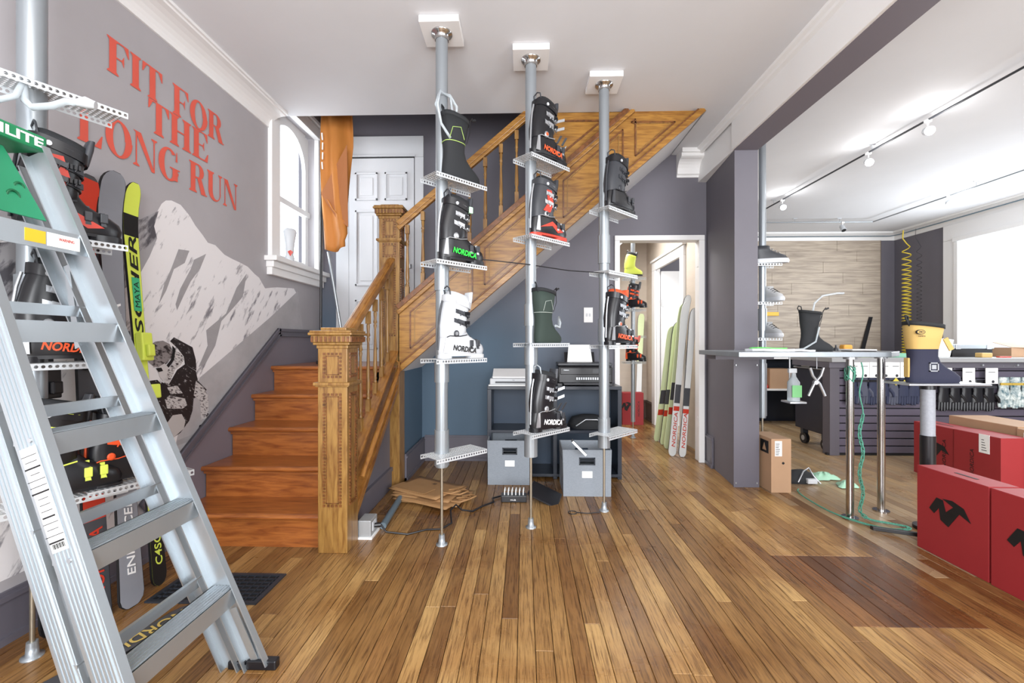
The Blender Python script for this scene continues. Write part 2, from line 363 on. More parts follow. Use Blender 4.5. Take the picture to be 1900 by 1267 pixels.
base('baseboard_pillar', (1.79, 4.22, 0), (1.815, 4.42, 0), (-1, .05, 0), .26)
base('baseboard_understair', (-1.02, 3.76, 0), (-1.02, YB, 0), (1, 0, 0), .2)

# mural prints (flat print on the wall, thin layers)
def prt(name, pts, m, k):
    b = MB(); b.add([(XL + .001 * k, y, z) for y, z in pts], [tuple(range(len(pts)))]); o = b.build(name, m, wall_left); return o
mount = [(1.2,1.25),(1.5,1.5),(1.7,1.62),(1.9,1.66),(2.05,1.72),(2.23,1.818),(2.33,1.86),(2.44,1.933),(2.47,1.987),(2.50,2.015),(2.54,2.028),(2.61,2.024),(2.68,1.98),(2.73,1.93),(2.79,1.888),(2.84,1.847),(2.91,1.846),(3.0,1.80),(3.08,1.786),(3.17,1.775),(3.26,1.76),(3.34,1.72),(3.4,1.699),(3.48,1.625),(3.56,1.64),(3.66,1.655),(3.92,1.678),(3.99,1.621),(3.54,1.391),(3.08,1.137),(2.77,.971),(2.63,.786),(2.55,.512),(2.44,.391),(2.2,.25),(.6,.25),(.4,.9)]
prt('mountain_print', mount, M_SNOW, 1)
prt('mist_print', [(3.99,1.661),(4.09,1.30),(3.66,1.30),(2.91,.76),(2.59,.52),(2.55,.512),(2.63,.786),(2.77,.971),(3.54,1.391)], M_MIST, 1.5)
prt('rock_print', [(2.18,1.80),(2.33,1.86),(2.449,1.94),(2.418,1.845),(2.438,1.781),(2.387,1.668),(2.301,1.521),(2.20,1.45),(2.0,1.35),(1.7,1.3),(1.4,1.38),(1.6,1.56),(1.9,1.66)], M_ROCK, 2)
prt('couloir_print', [(2.593,1.753),(2.678,1.761),(2.641,1.679),(2.558,1.628),(2.502,1.495),(2.449,1.411),(2.491,1.538),(2.536,1.624)], M_COUL, 2)
prt('couloir_print', [(2.716,1.712),(2.823,1.771),(2.768,1.663),(2.69,1.574),(2.629,1.472),(2.581,1.385),(2.57,1.421),(2.605,1.516),(2.69,1.65)], M_COUL, 2)
prt('couloir_print', [(3.243,1.706),(3.199,1.53),(3.112,1.456),(2.968,1.339),(2.908,1.172),(2.823,1.063),(2.755,1.037),(2.836,1.173),(2.823,1.273),(3.015,1.394),(3.129,1.589)], M_COUL, 2)
prt('skier_shadow_print', [(2.581,.609),(2.76,.625),(2.769,.588),(2.581,.579)], M_COUL, 2)
prt('skier_torso_print', [(2.468,.969),(2.515,.945),(2.581,1.031),(2.641,1.061),(2.731,1.014),(2.75,.95),(2.828,.885),(2.713,.842),(2.703,.768),(2.676,.71),(2.606,.65),(2.556,.634),(2.499,.742),(2.453,.838),(2.449,.926)], M_SKIERD, 3)
prt('skier_left_arm_print', [(2.383,.983),(2.438,.984),(2.476,.949),(2.46,.894),(2.453,.838),(2.408,.9)], M_SKIERD, 3.2)
prt('skier_jacket_print', [(2.491,.865),(2.523,.886),(2.641,.852),(2.658,.809),(2.623,.794),(2.507,.811)], M_SKIERL, 3.5)
prt('skier_jacket_print', [(2.507,.933),(2.581,.938),(2.623,.887),(2.531,.892)], M_SKIERL, 3.5)
prt('skier_trouser_print', [(2.507,.728),(2.547,.766),(2.615,.762),(2.645,.716),(2.632,.671),(2.556,.634)], mat('mural_trouser_print', 'bdb8b6', .6), 3.5)
prt('skier_arm_print', [(2.731,.951),(2.799,.903),(2.839,.841),(2.844,.702),(2.774,.7),(2.769,.821),(2.713,.863)], M_SKIERL, 3.5)
prt('skier_glove_print', [(2.76,.667),(2.828,.669),(2.854,.649),(2.828,.611),(2.779,.596),(2.755,.633)], M_INK, 3.5)
prt('skier_backpack_print', [(2.527,1.202),(2.556,1.225),(2.703,1.164),(2.731,1.084),(2.736,1.014),(2.641,1.061),(2.632,1.108),(2.581,1.163)], M_SKIERD, 3.3)
prt('skier_collar_print', [(2.564,1.15),(2.606,1.129),(2.636,1.095),(2.606,1.056),(2.564,1.032),(2.515,.945),(2.484,.961),(2.507,1.029),(2.556,1.085)], M_SKIERL, 3.7)
prt('skier_helmet_print', [(2.368,1.117),(2.383,1.165),(2.40,1.187),(2.423,1.199),(2.476,1.205),(2.523,1.186),(2.543,1.15),(2.539,1.111),(2.507,1.074),(2.46,1.051),(2.415,1.06),(2.379,1.086)], snow_mat('mural_helmet_print', '8b8484', '2b2325', .46, 20, 22, (1, 1, 2)), 4)
prt('skier_strap_print', [(2.543,1.176),(2.568,1.156),(2.556,1.091),(2.511,1.042),(2.487,1.049),(2.531,1.092),(2.543,1.137)], M_INK, 4.5)
prt('skier_face_print', [(2.438,1.052),(2.487,1.075),(2.515,1.048),(2.499,.998),(2.476,.974),(2.449,1.002)], mat('mural_face_print', 'c9c5c4', .6), 4.6)
prt('skier_goggles_print', [(2.426,1.05),(2.464,1.051),(2.476,1.031),(2.445,1.027)], M_INK, 5)

# hand-cut serif capitals, height 1, returns polys and advance
def G(ch):
    S, h = .24, .045
    def rect(x0, y0, x1, y1): return [(x0, y0), (x1, y0), (x1, y1), (x0, y1)]
    def serif(x, top, w=.13, S_=S):
        y = 1 if top else 0; q = -1 if top else 1
        return [(x - w * .6, y), (x + S_ + w * .6, y), (x + S_ + w * .6, y + q * .03), (x + S_, y + q * .09), (x, y + q * .09), (x - w * .6, y + q * .03)]
    def ell(cx, rx, ry, a0, a1, n=14): return [(cx + rx * math.cos(R(a0 + (a1 - a0) * i / n)), .5 + ry * math.sin(R(a0 + (a1 - a0) * i / n))) for i in range(n + 1)]
    def strip(o_, i_): return [[o_[k], o_[k + 1], i_[k + 1], i_[k]] for k in range(len(o_) - 1)]
    if ch == 'I': return [rect(.08, 0, .32, 1), serif(.08, 1), serif(.08, 0)], .44
    if ch == 'F': return [rect(.08, 0, .32, 1), serif(.08, 1), serif(.08, 0), rect(.3, .955, .74, 1), [(.58, .955), (.74, .955), (.76, .70), (.73, .70)], rect(.3, .49, .52, .53), [(.50, .53), (.58, .68), (.58, .34), (.50, .49)]], .8
    if ch == 'E': return G('F')[0] + [rect(.3, 0, .76, h), [(.60, h), (.76, h), (.79, .30), (.76, .30)]], .86
    if ch == 'L': return [rect(.08, 0, .32, 1), serif(.08, 1), serif(.08, 0), rect(.3, 0, .72, h), [(.54, h), (.72, h), (.76, .34), (.73, .34)]], .82
    if ch == 'T': return [rect(.30, 0, .54, 1), serif(.30, 0), rect(.02, .955, .82, 1), [(.02, .955), (.18, .955), (.04, .70), (.01, .70)], [(.66, .955), (.82, .955), (.83, .70), (.80, .70)]], .86
    if ch == 'H': return [rect(.08, 0, .32, 1), serif(.08, 1), serif(.08, 0), rect(.62, 0, .86, 1), serif(.62, 1), serif(.62, 0), rect(.3, .48, .64, .53)], 1.0
    if ch == 'N': return [rect(.10, 0, .15, 1), serif(.10, 0, .16, .05), rect(.80, 0, .85, 1), serif(.80, 1, .16, .05), [(0, 1), (.30, 1), (.85, 0), (.72, 0), (.10, .95)], [(.55, .42), (.85, 0), (.74, 0), (.36, .72)]], .98
    if ch == 'O': return strip(ell(.48, .46, .52, 0, 360, 28), ell(.48, .21, .46, 0, 360, 28)), .98
    if ch == 'G': return strip(ell(.48, .46, .52, 48, 340, 24), ell(.48, .21, .46, 48, 340, 24)) + [rect(.62, .05, .86, .42), [(.5, .40), (.96, .40), (.96, .44), (.5, .44)], [(.76, .68), (.80, .98), (.83, .98), (.85, .66)]], 1.02
    if ch == 'U': return [rect(.08, .3, .32, 1), serif(.08, 1), rect(.74, .3, .79, 1), serif(.74, 1, .16, .05)] + strip([(.435 + .355 * math.cos(R(a)), .32 + .34 * math.sin(R(a))) for a in range(180, 361, 15)], [(.53 + .21 * math.cos(R(a)), .32 + .27 * math.sin(R(a))) for a in range(180, 361, 15)]), .94
    if ch == 'R': return [rect(.08, 0, .32, 1), serif(.08, 1), serif(.08, 0)] + strip([(.3, 1)] + [(.48 + .28 * math.cos(R(a)), .745 + .255 * math.sin(R(a))) for a in range(90, -91, -15)] + [(.3, .49)], [(.3, .955)] + [(.45 + .09 * math.cos(R(a)), .745 + .205 * math.sin(R(a))) for a in range(90, -91, -15)] + [(.3, .54)]) + [[(.40, .50), (.62, .53), (.88, 0), (.62, 0)], rect(.60, 0, .93, .04)], .95
    return [], .42
def serif_line(s, y0, y1, z0, z1):
    tot = sum(G(c)[1] for c in s); k = (y1 - y0) / tot; x = 0
    for c in s:
        ps, a = G(c)
        if ps:
            b = MB()
            for pi, p in enumerate(ps): b.add([(XL + .004 + .00012 * pi, y0 + (x + q) * k, z0 + r * (z1 - z0)) for q, r in p], [tuple(range(len(p)))])
            b.build('letter_' + c.lower(), M_RIM, wall_left)
        x += a
serif_line('FIT FOR', 2.135, 2.99, 2.548, 2.725)
serif_line('THE', 2.375, 2.85, 2.365, 2.545)
serif_line('LONG RUN', 1.99, 3.14, 2.14, 2.325)

# left window with sash, arch, sill
wd = struct(BX(XL - .01, XL + .035, 3.52, 3.64, 1.88, 3.2).build('window_1', M_WHITE))
MB().box(XL - .01, XL + .035, 4.33, 4.43, 1.89, 3.199).box(XL - .01, XL + .05, 3.50, 4.44, 3.2, 3.30).box(XL - .01, XL + .07, 3.48, 4.445, 3.31, 3.345).build('window_casing', M_WHITE, wd, bev=.004)
MB().box(XL - .03, XL + .10, 3.47, 4.445, 1.85, 1.89).box(XL, XL + .045, 3.50, 4.43, 1.74, 1.85).box(XL, XL + .065, 3.49, 4.44, 1.80, 1.85).build('window_sill', M_WHITE, wd, bev=.005)
s_ = MB(); xs0, xs1 = XL - .11, XL - .075
s_.box(xs0, xs1, 3.64, 3.70, 1.89, 3.2).box(xs0, xs1, 4.28, 4.34, 1.89, 3.2).box(xs0, xs1, 3.70, 4.28, 1.89, 1.96).box(xs0, xs1 + .02, 3.64, 4.34, 2.42, 2.47)
a_out = [(xs0, 3.99 + .29 * math.cos(R(t)), 2.86 + .29 * math.sin(R(t))) for t in range(0, 181, 12)]
for i in range(len(a_out) - 1):
    p, q = a_out[i], a_out[i + 1]; s_.prism([p, q, (xs0, q[1], 3.22), (xs0, p[1], 3.22)], (1, 0, 0), .035)
s_.build('sash', M_WHITE, wd)
BX(XL - .096, XL - .092, 3.68, 4.30, 1.92, 3.2).build('pane', M_GLASS, wd)
# door on the landing, six panel
ld = 1.0
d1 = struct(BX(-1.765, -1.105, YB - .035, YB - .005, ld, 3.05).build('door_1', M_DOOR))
for x0, x1 in ((-1.70, -1.47), (-1.40, -1.17)):
    for z0, z1 in ((1.12, 1.62), (1.76, 2.52), (2.62, 2.90)):
        f = MB()
        for a, b_, c, d in ((x0, x1, z0, z0 + .02), (x0, x1, z1 - .02, z1), (x0, x0 + .02, z0, z1), (x1 - .02, x1, z0, z1)): f.box(a, b_, YB - .050, YB - .034, c, d)
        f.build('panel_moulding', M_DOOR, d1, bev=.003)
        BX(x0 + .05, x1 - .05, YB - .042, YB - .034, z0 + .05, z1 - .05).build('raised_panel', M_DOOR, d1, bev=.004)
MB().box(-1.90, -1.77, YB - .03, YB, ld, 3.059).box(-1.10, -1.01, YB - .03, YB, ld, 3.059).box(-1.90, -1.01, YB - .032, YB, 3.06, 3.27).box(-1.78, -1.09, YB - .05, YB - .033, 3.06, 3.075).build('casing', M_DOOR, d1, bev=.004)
BX(-1.77, -1.10, YB - .04, YB - .03, 3.045, 3.055).build('door_gap', M_INK, d1)
MB().cyl(-1.14, YB - .07, 1.93, 1.97, .022).build('door_knob', M_SILV, d1)
# hall doorway casing
d2 = struct(MB().box(.905, .955, YB - .028, YB, 0, 2.204).box(1.735, 1.79, YB - .028, YB, 0, 2.204).box(.905, 1.79, YB - .028, YB, 2.205, 2.255).box(.931, .945, YB + .001, YB + .12, 0, 2.209).box(1.75, 1.769, YB + .001, YB + .12, 0, 2.209).box(.93, 1.77, YB, YB + .12, 2.21, 2.23).build('door_2', M_WHITE, bev=.003))
for z in (.35, 1.95):
    MB().box(1.742, 1.750, YB + .02, YB + .06, z, z + .09).build('hinge', M_WHITE, d2)
# hall shell
M_BEIGE = mat('beige_hall_panel', 'cabdae', .6, noise=.08, nscale=3, stretch=(1, 1, 6))
hw = MB(); hw.box(1.90, 1.95, YB + .12, 5.35, 0, 2.9); hw.box(1.90, 1.95, 5.35, 6.42, 2.24, 2.9); hw.box(1.90, 1.95, 6.42, 7.0, 0, 2.9)
struct(hw.build('wall_hall_right', M_BEIGE)); struct(BX(-1.2, 1.95, 6.9, 7.0, 0, 2.9).build('wall_hall_far', M_BEIGE)); struct(BX(-1.25, -1.2, YB + .12, 7.0, 0, 2.9).build('wall_hall_left', M_BEIGE))
M_BRB = mat('brown_baseboard', '5a4a42', .5)
base('baseboard_hall_far', (.2, 6.9, 0), (1.9, 6.9, 0), (0, -1, 0), .26, M_BRB); base('baseboard_hall_right', (1.9, 6.55, 0), (1.9, 6.9, 0), (-1, 0, 0), .26, M_BRB)
MB().prism([(.9, 6.9, 2.05), (1.62, 6.9, 2.9), (.9, 6.9, 2.9)], (0, -1, 0), .7)
struct(MB().prism([(.8, 6.9, 2.0), (1.70, 6.9, 2.9), (.8, 6.9, 2.9)], (0, -1, 0), .7).build('wall_hall_soffit', M_CEIL))
d3 = struct(MB().box(1.87, 1.899, 5.24, 5.37, 0, 2.219).box(1.87, 1.899, 6.38, 6.52, 0, 2.219).box(1.87, 1.899, 5.24, 6.52, 2.22, 2.339).box(1.901, 1.95, 5.351, 5.37, 0, 2.238).box(1.901, 1.95, 6.38, 6.419, 0, 2.238).box(1.85, 1.899, 5.22, 6.54, 2.34, 2.37).build('door_3', M_WHITE, bev=.003))
BX(1.955, 2.35, 6.34, 6.38, 0, 2.2).build('door_leaf', M_WHITE, d3, bev=.003)
MB().box(1.951, 1.96, 6.30, 6.34, 1.7, 1.8).build('hinge', M_SILV, d3)
# right room shell
struct(BX(1.93, 1.95, 7.0, YR, 0, ZC).box(1.95, 6.5, YR, YR + .1, 0, ZC).build('wall_right_room_back', M_GREY))
wr = MB(); wr.box(XR, XR + .12, -2.2, 3.1, 0, ZC); wr.box(XR, XR + .12, 6.74, YR, 0, ZC); wr.box(XR, XR + .12, 3.1, 6.74, 0, .95); wr.box(XR, XR + .12, 3.1, 6.74, 2.72, ZC)
struct(wr.build('wall_right', M_GREY))
rb = MB(); rb.box(-2.2, -1.5, -2.3, -2.2, 0, ZC); rb.box(1.3, 2.6, -2.3, -2.2, 0, ZC); rb.box(5.6, 6.4, -2.3, -2.2, 0, ZC)
rb.box(-1.5, 1.3, -2.3, -2.2, 0, .5).box(-1.5, 1.3, -2.3, -2.2, 2.7, ZC).box(2.6, 5.6, -2.3, -2.2, 0, .5).box(2.6, 5.6, -2.3, -2.2, 2.7, ZC)
struct(rb.build('wall_front', M_GREY))
crown('trim_6', [(2.0, YR - a * .8, 2.93 + z) for a, z in cv], (1, 0, 0), 4.35)
crown('trim_7', [(XR - a * .8, 0, 2.93 + z) for a, z in cv], (0, 1, 0), YR)
w2 = struct(MB().box(XR - .03, XR, 6.64, 6.84, .9, 2.70).box(XR - .03, XR, 2.9, 6.84, 2.701, 2.93).build('window_2', M_WHITE, bev=.004))
MB().box(XR - .05, XR - .03, 6.60, 6.66, .95, 2.655).box(XR - .07, XR - .03, 3.0, 6.66, 2.66, 2.72).build('window_frame', M_WHITE, w2, bev=.004)
M_SHADE = mat('backlit_roller_shade', 'e6eef4', .9, emis=.55)
BX(XR - .045, XR - .04, 3.1, 6.60, .95, 2.68).build('roller_shade', M_SHADE, w2)
# planked wall in the right room
pw = struct(BX(3.6, 6.12, YR - .012, YR - .001, .2, 2.93).build('wall_planked', mat('plank_gap', '6b5f54', .9)))
z = .9; row = 0
while z < 2.9:
    xx = 3.6 + (-.9 * ((row * .37) % 1))
    while xx < 6.1:
        L_ = 1.2
        a, b_ = max(xx, 3.6), min(xx + L_, 6.10)
        if b_ - a > .05: BX(a + .002, b_ - .002, YR - .022, YR - .012, z + .0015, min(z + .185, 2.93) - .0015).build('plank', M_PLANK, pw)
        xx += L_
    z += .185; row += 1
crown('trim_8', [(6.12, YR - .02, 0), (6.35, YR - .02, 0), (6.35, YR, 0), (6.12, YR, 0)], (0, 0, 1), .01)
# hairline cracks left out of plaster relief; switch plates
sp = tag(BX(.60, .69, YB - .008, YB, 1.39, 1.54).build('switch_plate', M_WHITE, bev=.002), 'white light switch plate on the grey wall left of the hall doorway', 'switch')
for k in (0, 1): BX(.622 + .03 * k, .638 + .03 * k, YB - .014, YB - .008, 1.45, 1.48).build('switch_toggle', M_BPLAST, sp)

# ============================================================ STAIRCASE
st = thing('staircase', 'golden oak staircase with reddish steps, carved newel posts and turned balusters', 'staircase', (-1.5, 2.5, 0))
ty = [2.50, 2.76, 3.02, 3.28, 3.54]
for i in range(5):
    y0 = ty[i]; y1 = ty[i + 1] if i < 4 else YB
    z = .2 * (i + 1)
    BX(-2.055, -1.10 if i < 4 else -1.21, y0 + .045, y0 + .065, z - .2, z - .03).build('riser', M_TREAD, st)
    BX(-2.062, -1.10 if i < 4 else -1.05, y0 + .02, y1 + .06, z - .03, z).build('tread', M_TREAD, st, bev=.01)
    MB().tube([(-2.062, y0 + .022, z - .016), (-1.10 if i < 4 else -1.21, y0 + .022, z - .016)], .0165, 12).build('nosing', M_TREAD, st)
    BX(-2.06, -1.11, y0 + .03, y0 + .046, z - .05, z - .032).build('cove_moulding', M_TREAD, st)
# dentil helper: bead frame on a face
def bead_frame(c, ux, uz, w_, h_, parent, name='beaded_frame', step=.019):
    c, ux, uz = Vector(c), Vector(ux), Vector(uz); n = ux.cross(uz); m = MB()
    def lump(p): m.beam(p - n * .001, p + n * .007, ux * step * .33, uz * step * .33)
    k = max(2, int(w_ / step)); 
    for i in range(k + 1):
        for s in (-1, 1): lump(c + ux * (-w_ / 2 + w_ * i / k) + uz * s * h_ / 2)
    k = max(2, int(h_ / step))
    for i in range(1, k):
        for s in (-1, 1): lump(c + uz * (-h_ / 2 + h_ * i / k) + ux * s * w_ / 2)
    for s in (-1, 1):
        m.beam(c + ux * s * (w_ / 2 - .013), c + ux * s * (w_ / 2 - .013) + n * .004, ux * .002, uz * (h_ / 2 - .01)); m.beam(c + uz * s * (h_ / 2 - .013), c + uz * s * (h_ / 2 - .013) + n * .004, ux * (w_ / 2 - .01), uz * .002)
    return m.build(name, M_OAKD, parent)
def newel(x0, x1, y0, y1, top, panels, belt):
    p = BX(x0, x1, y0, y1, 0, top - .07).build('newel_post', M_OAK, st, bev=.003)
    cx, cy = (x0 + x1) / 2, (y0 + y1) / 2; hw, hd = (x1 - x0) / 2, (y1 - y0) / 2
    m = MB()
    for dz0, dz1, e in ((.12, .10, .006), (.10, .085, .020), (.085, .045, .028), (.045, .03, .040), (.03, .018, .034)):
        m.box(x0 - e, x1 + e, y0 - e, y1 + e, top - dz0, top - dz1)
    m.box(x0 + .01, x1 - .01, y0 + .01, y1 - .01, top - .018, top)
    m.build('cap', M_OAK, p, bev=.004)
    d = MB()
    for s in range(9):
        t = x0 - .018 + (x1 - x0 + .036) * s / 8; d.box(t - .006, t + .006, y0 - .036, y0 - .024, top - .082, top - .052)
        t = y0 - .018 + (y1 - y0 + .036) * s / 8; d.box(x1 + .024, x1 + .036, t - .006, t + .006, top - .082, top - .052)
    d.build('dentil', M_OAKD, p)
    b = MB(); b.box(x0 - .012, x1 + .012, y0 - .012, y1 + .012, belt - .012, belt + .012); b.box(x0 - .020, x1 + .020, y0 - .020, y1 + .020, belt - .004, belt + .014); b.build('belt_moulding', M_OAK, p, bev=.003)
    for z0, z1 in panels:
        bead_frame((cx, y0, (z0 + z1) / 2), (1, 0, 0), (0, 0, 1), (x1 - x0) - .075, z1 - z0, p)
        bead_frame((x1, cy, (z0 + z1) / 2), (0, 1, 0), (0, 0, 1), (y1 - y0) - .075, z1 - z0, p)
    return p
newel(-1.168, -1.0, 2.475, 2.64, 1.28, [(.27, .90), (1.0, 1.13)], .955)
newel(-1.19, -1.02, 3.60, 3.755, 2.33, [(1.9, 2.0), (2.06, 2.2), (1.25, 1.80)], 2.03)
# turned baluster
def baluster(x, y, z0, z1, k=1.0):
    h = z1 - z0; sq = .016 * k; m = MB(); m.box(x - sq, x + sq, y - sq, y + sq, z0, z0 + .16 * h); m.box(x - sq, x + sq, y - sq, y + sq, z1 - .12 * h, z1)
    P = [(.16, .75), (.175, 1.0), (.19, .55), (.205, .95), (.225, .6), (.28, .98), (.36, .86), (.70, .50), (.74, .78), (.755, .5), (.77, .9), (.80, .6), (.86, .8), (.88, .6)]
    m.lathe(x, y, [(z0 + a * h, b * .017 * k) for a, b in P], 10)
    return m.build('baluster', M_OAK, st)
# flight 1 side: string, rail, balusters
for i in range(6):
    t = .14 + i * .148; y = 2.64 + t * .98; baluster(-1.09, y, .36 + (y - 2.64) * .735, 1.13 + (y - 2.64) * .66, .95)
m = MB(); m.beam((-1.09, 2.60, 1.19), (-1.09, 3.62, 1.87), (.034, 0, 0), (0, -.010, .018)).beam((-1.09, 2.60, 1.155), (-1.09, 3.62, 1.835), (.022, 0, 0), (0, -.008, .020)).beam((-1.09, 2.60, 1.212), (-1.09, 3.62, 1.892), (.022, 0, 0), (0, -.004, .006)); m.build('handrail', M_TREADY, st, bev=.008)
MB().prism([(-1.10, 2.64, .06), (-1.10, 3.60, .80), (-1.10, 3.60, 1.12), (-1.10, 2.64, .38)], (1, 0, 0), .045).build('string_board', M_TREADY, st, bev=.004)
MB().beam((-1.065, 2.64, .385), (-1.065, 3.62, 1.125), (.035, 0, 0), (0, -.006, .010)).beam((-1.045, 2.64, .09), (-1.045, 3.62, .83), (.015, 0, 0), (0, -.012, .020)).build('string_cap', M_TREADY, st, bev=.004)
MB().tube([(-1.0, 2.70, .36), (-1.0, 3.52, .98)], .018, 12).tube([(-1.0, 3.5, .965), (-1.0, 3.52, 1.03), (-1.04, 3.54, 1.05)], .007).build('side_grab_rail', M_TREADY, st)
MB().prism([(-1.12, 2.64, 0), (-1.12, 3.60, 0), (-1.12, 3.60, .82), (-1.12, 2.64, .08)], (1, 0, 0), .02).build('spandrel_panel', M_GREY, st)
for z0, z1, t in ((0, .14, .016), (.14, .17, .024)): BX(-1.10, -1.10 + t, 2.64, 3.60, z0, z1).build('spandrel_baseboard', M_GREYD, st)
# upper flight: paneled closed string in the plane Y=3.60
x0s, zt0, zb0 = -1.03, 1.46, .945; sl = .85
def PT(x, f): return (x, 3.60, zb0 + sl * (x - x0s) + f * (zt0 - zb0))
xe = x0s + (ZC - zt0) / sl; xeb = x0s + (ZC - zb0) / sl
m = MB(); m.prism([PT(x0s, 0), (xeb, 3.60, ZC), (xe, 3.60, ZC), PT(x0s, 1)], (0, 1, 0), .04); m.build('stair_string', M_OAKX, st)
def slopebar(f, hh, th, nm, y=3.585, xa=x0s, xb=None, mm=None):
    zf = zb0 + f * (zt0 - zb0); xb_ = min(xb or 9, x0s + (ZC - zf) / sl)
    d = Vector((1, 0, sl)).normalized(); n = Vector((-d.z, 0, d.x))
    MB().beam((xa, y, zf + sl * (xa - x0s)), (xb_, y, zf + sl * (xb_ - x0s)), (0, th, 0), n * hh).build(nm, mm or M_OAKX, st, bev=.003)
slopebar(1.03, .020, .035, 'string_rail', mm=M_OAKD); slopebar(.95, .016, .022, 'string_moulding'); slopebar(.03, .022, .020, 'string_moulding'); slopebar(.10, .006, .020, 'string_bead', mm=M_OAKD)
def pframe(xa, xb, f0=.22, f1=.80, top=None):
    q = [PT(xa, f0), PT(xb, f0), PT(xb, f1), PT(xa, f1)]
    if top == 'clip':
        zc = ZC - .09; xt0 = x0s + (zc - (zb0 + f0 * .515)) / sl; xt1 = x0s + (zc - (zb0 + f1 * .515)) / sl
        q = [PT(xa, f0), (xt0, 3.6, zc), (xt1, 3.6, zc), PT(xa, f1)]
    c = sum((Vector(p) for p in q), Vector()) / 4
    for sc_, r_ in ((1, .006), (.86, .003)):
        pts = [c + (Vector(p) - c) * sc_ + Vector((0, -.003, 0)) for p in q]; m = MB()
        for i in range(4):
            a, b_ = pts[i], pts[(i + 1) % 4]; d = (b_ - a).normalized(); n = d.cross(Vector((0, 1, 0)))
            m.beam(a, b_, (0, r_, 0), n * r_)
        m.build('panel_moulding', M_OAKD if sc_ == 1 else M_OAK, st)
pframe(-.93, -.42); pframe(-.32, .22); pframe(.32, .80); pframe(.90, 1.2, top='clip')
# balusters upper flight
for u in range(8):
    xb = -.955 + u * .128; zb = zt0 + sl * (xb - x0s) + .03; baluster(xb, 3.60, zb, min(zb + .60, 3.05))
d = Vector((1, 0, sl)).normalized(); n = Vector((-d.z, 0, d.x)); xr1 = x0s + (ZC - (zt0 + .70)) / sl
MB().beam((x0s, 3.60, zt0 + .70), (xr1, 3.60, ZC), (0, .030, 0), n * .022).beam((x0s, 3.60, zt0 + .665), (xr1, 3.60, ZC - .035), (0, .022, 0), n * .018).build('handrail', M_OAKX, st, bev=.006)
# solid paneled infill to the right of the balusters
xi = .10; zi = zt0 + sl * (xi - x0s)
MB().prism([(xi, 3.605, zi), (xe, 3.605, ZC), (xi, 3.605, ZC)], (0, 1, 0), .03).build('infill_panel', M_OAKX, st)
m = MB(); tri = [Vector((xi + .08, 3.602, zi + .20)), Vector((xe - .22, 3.602, ZC - .07)), Vector((xi + .08, 3.602, ZC - .07))]
for i in range(3):
    a, b_ = tri[i], tri[(i + 1) % 3]; dd = (b_ - a).normalized(); m.beam(a, b_, (0, .007, 0), dd.cross(Vector((0, 1, 0))) * .007)
m.build('infill_moulding', M_OAKD, st)
# soffit + stair body
MB().prism([(x0s, 3.64, zb0), (xeb, 3.64, ZC), (xeb, YB, ZC), (x0s, YB, zb0)], (0, 0, 1), .03).build('soffit', M_CEIL, st)
for i in range(9):
    xx = -1.0 + i * .235; z = 1.30 + .2 * i
    if xx + .25 < 1.45: BX(xx, xx + .25, 3.64, YB - .04, z - .03, z).build('upper_tread', M_TREAD, st, bev=.008)
struct(BX(-1.06, -1.03, 3.755, YB, 0, .97).build('wall_understair', M_GREY_CAST))

# ============================================================ DISPLAY POLES
def perf(x0, x1, y0, y1, pitch=.0187, r=.0062, fl_=.026):
    V, Fc = [], []
    def cell(o, u, v, a, b):
        n = len(V); o, u, v = Vector(o), Vector(u), Vector(v); c = o + u * a / 2 + v * b / 2
        for i in range(8):
            t = R(45 * i); ct, s2 = math.cos(t), math.sin(t); k = max(abs(ct), abs(s2)); V.append(c + u * ct / k * a / 2 + v * s2 / k * b / 2)
        for i in range(8): t = R(45 * i); V.append(c + u * math.cos(t) * r + v * math.sin(t) * r)
        for i in range(8): j = (i + 1) % 8; Fc.append((n + i, n + j, n + 8 + j, n + 8 + i))
    nx = round((x1 - x0) / pitch); ny = round((y1 - y0) / pitch); a = (x1 - x0) / nx; b = (y1 - y0) / ny
    for i in range(nx):
        for j in range(ny): cell((x0 + i * a, y0 + j * b, 0), (1, 0, 0), (0, 1, 0), a, b)
        cell((x0 + i * a, y0, -fl_), (1, 0, 0), (0, 0, 1), a, fl_); cell((x0 + i * a, y1, -fl_), (1, 0, 0), (0, 0, 1), a, fl_)
    me = bpy.data.meshes.new('perforated_shelf'); me.from_pydata([tuple(v) for v in V], [], Fc); me.materials.append(M_SHELF); return me
SH = perf(-.12, .25, -.12, .04)
def put_shelf(parent, z, yaw=R(46), me=None):
    o = bpy.data.objects.new('perforated_shelf', me or SH); C.objects.link(o); o.parent = parent; o.location = (0, 0, z); o.rotation_euler = (0, 0, yaw)
    md = o.modifiers.new('thick', 'SOLIDIFY'); md.thickness = .0018; return o
def display_pole(x, y, label, shelves, r=.036, zend=.46, top=3.02, group=None, yaw=R(46), block=True, collars=(), me=None, rod=True, zbase=0):
    t = thing('boot_display_pole', label, 'display stand', (x, y, 0), group=group)
    L_ = lambda: MB(False)
    L_().cyl(0, 0, zend, top, r, 28).build('pole', M_GALV, t)
    if rod:
        L_().cyl(0, 0, .03, zend, .0085, 12).build('threaded_rod', M_BRASSROD, t)
        L_().lathe(0, 0, [(0, .034), (.006, .034), (.010, .020), (.045, .018), (.06, .017)], 20).build('floor_flange', M_GALV, t)
    for z0, z1 in collars: L_().cyl(0, 0, z0, z1, r + .007, 28).build('collar', M_GALV, t)
    if block:
        L_().box(-.115, .115, -.1, .12, top, ZC - .001).build('ceiling_block', M_WHITE, t, bev=.002)
        L_().lathe(0, 0, [(top - .045, r + .004), (top - .012, r + .006), (top - .008, .062), (top, .062)], 24).build('ceiling_flange', M_CHROME, t)
    for z in shelves: put_shelf(t, z, yaw, me)
    return t
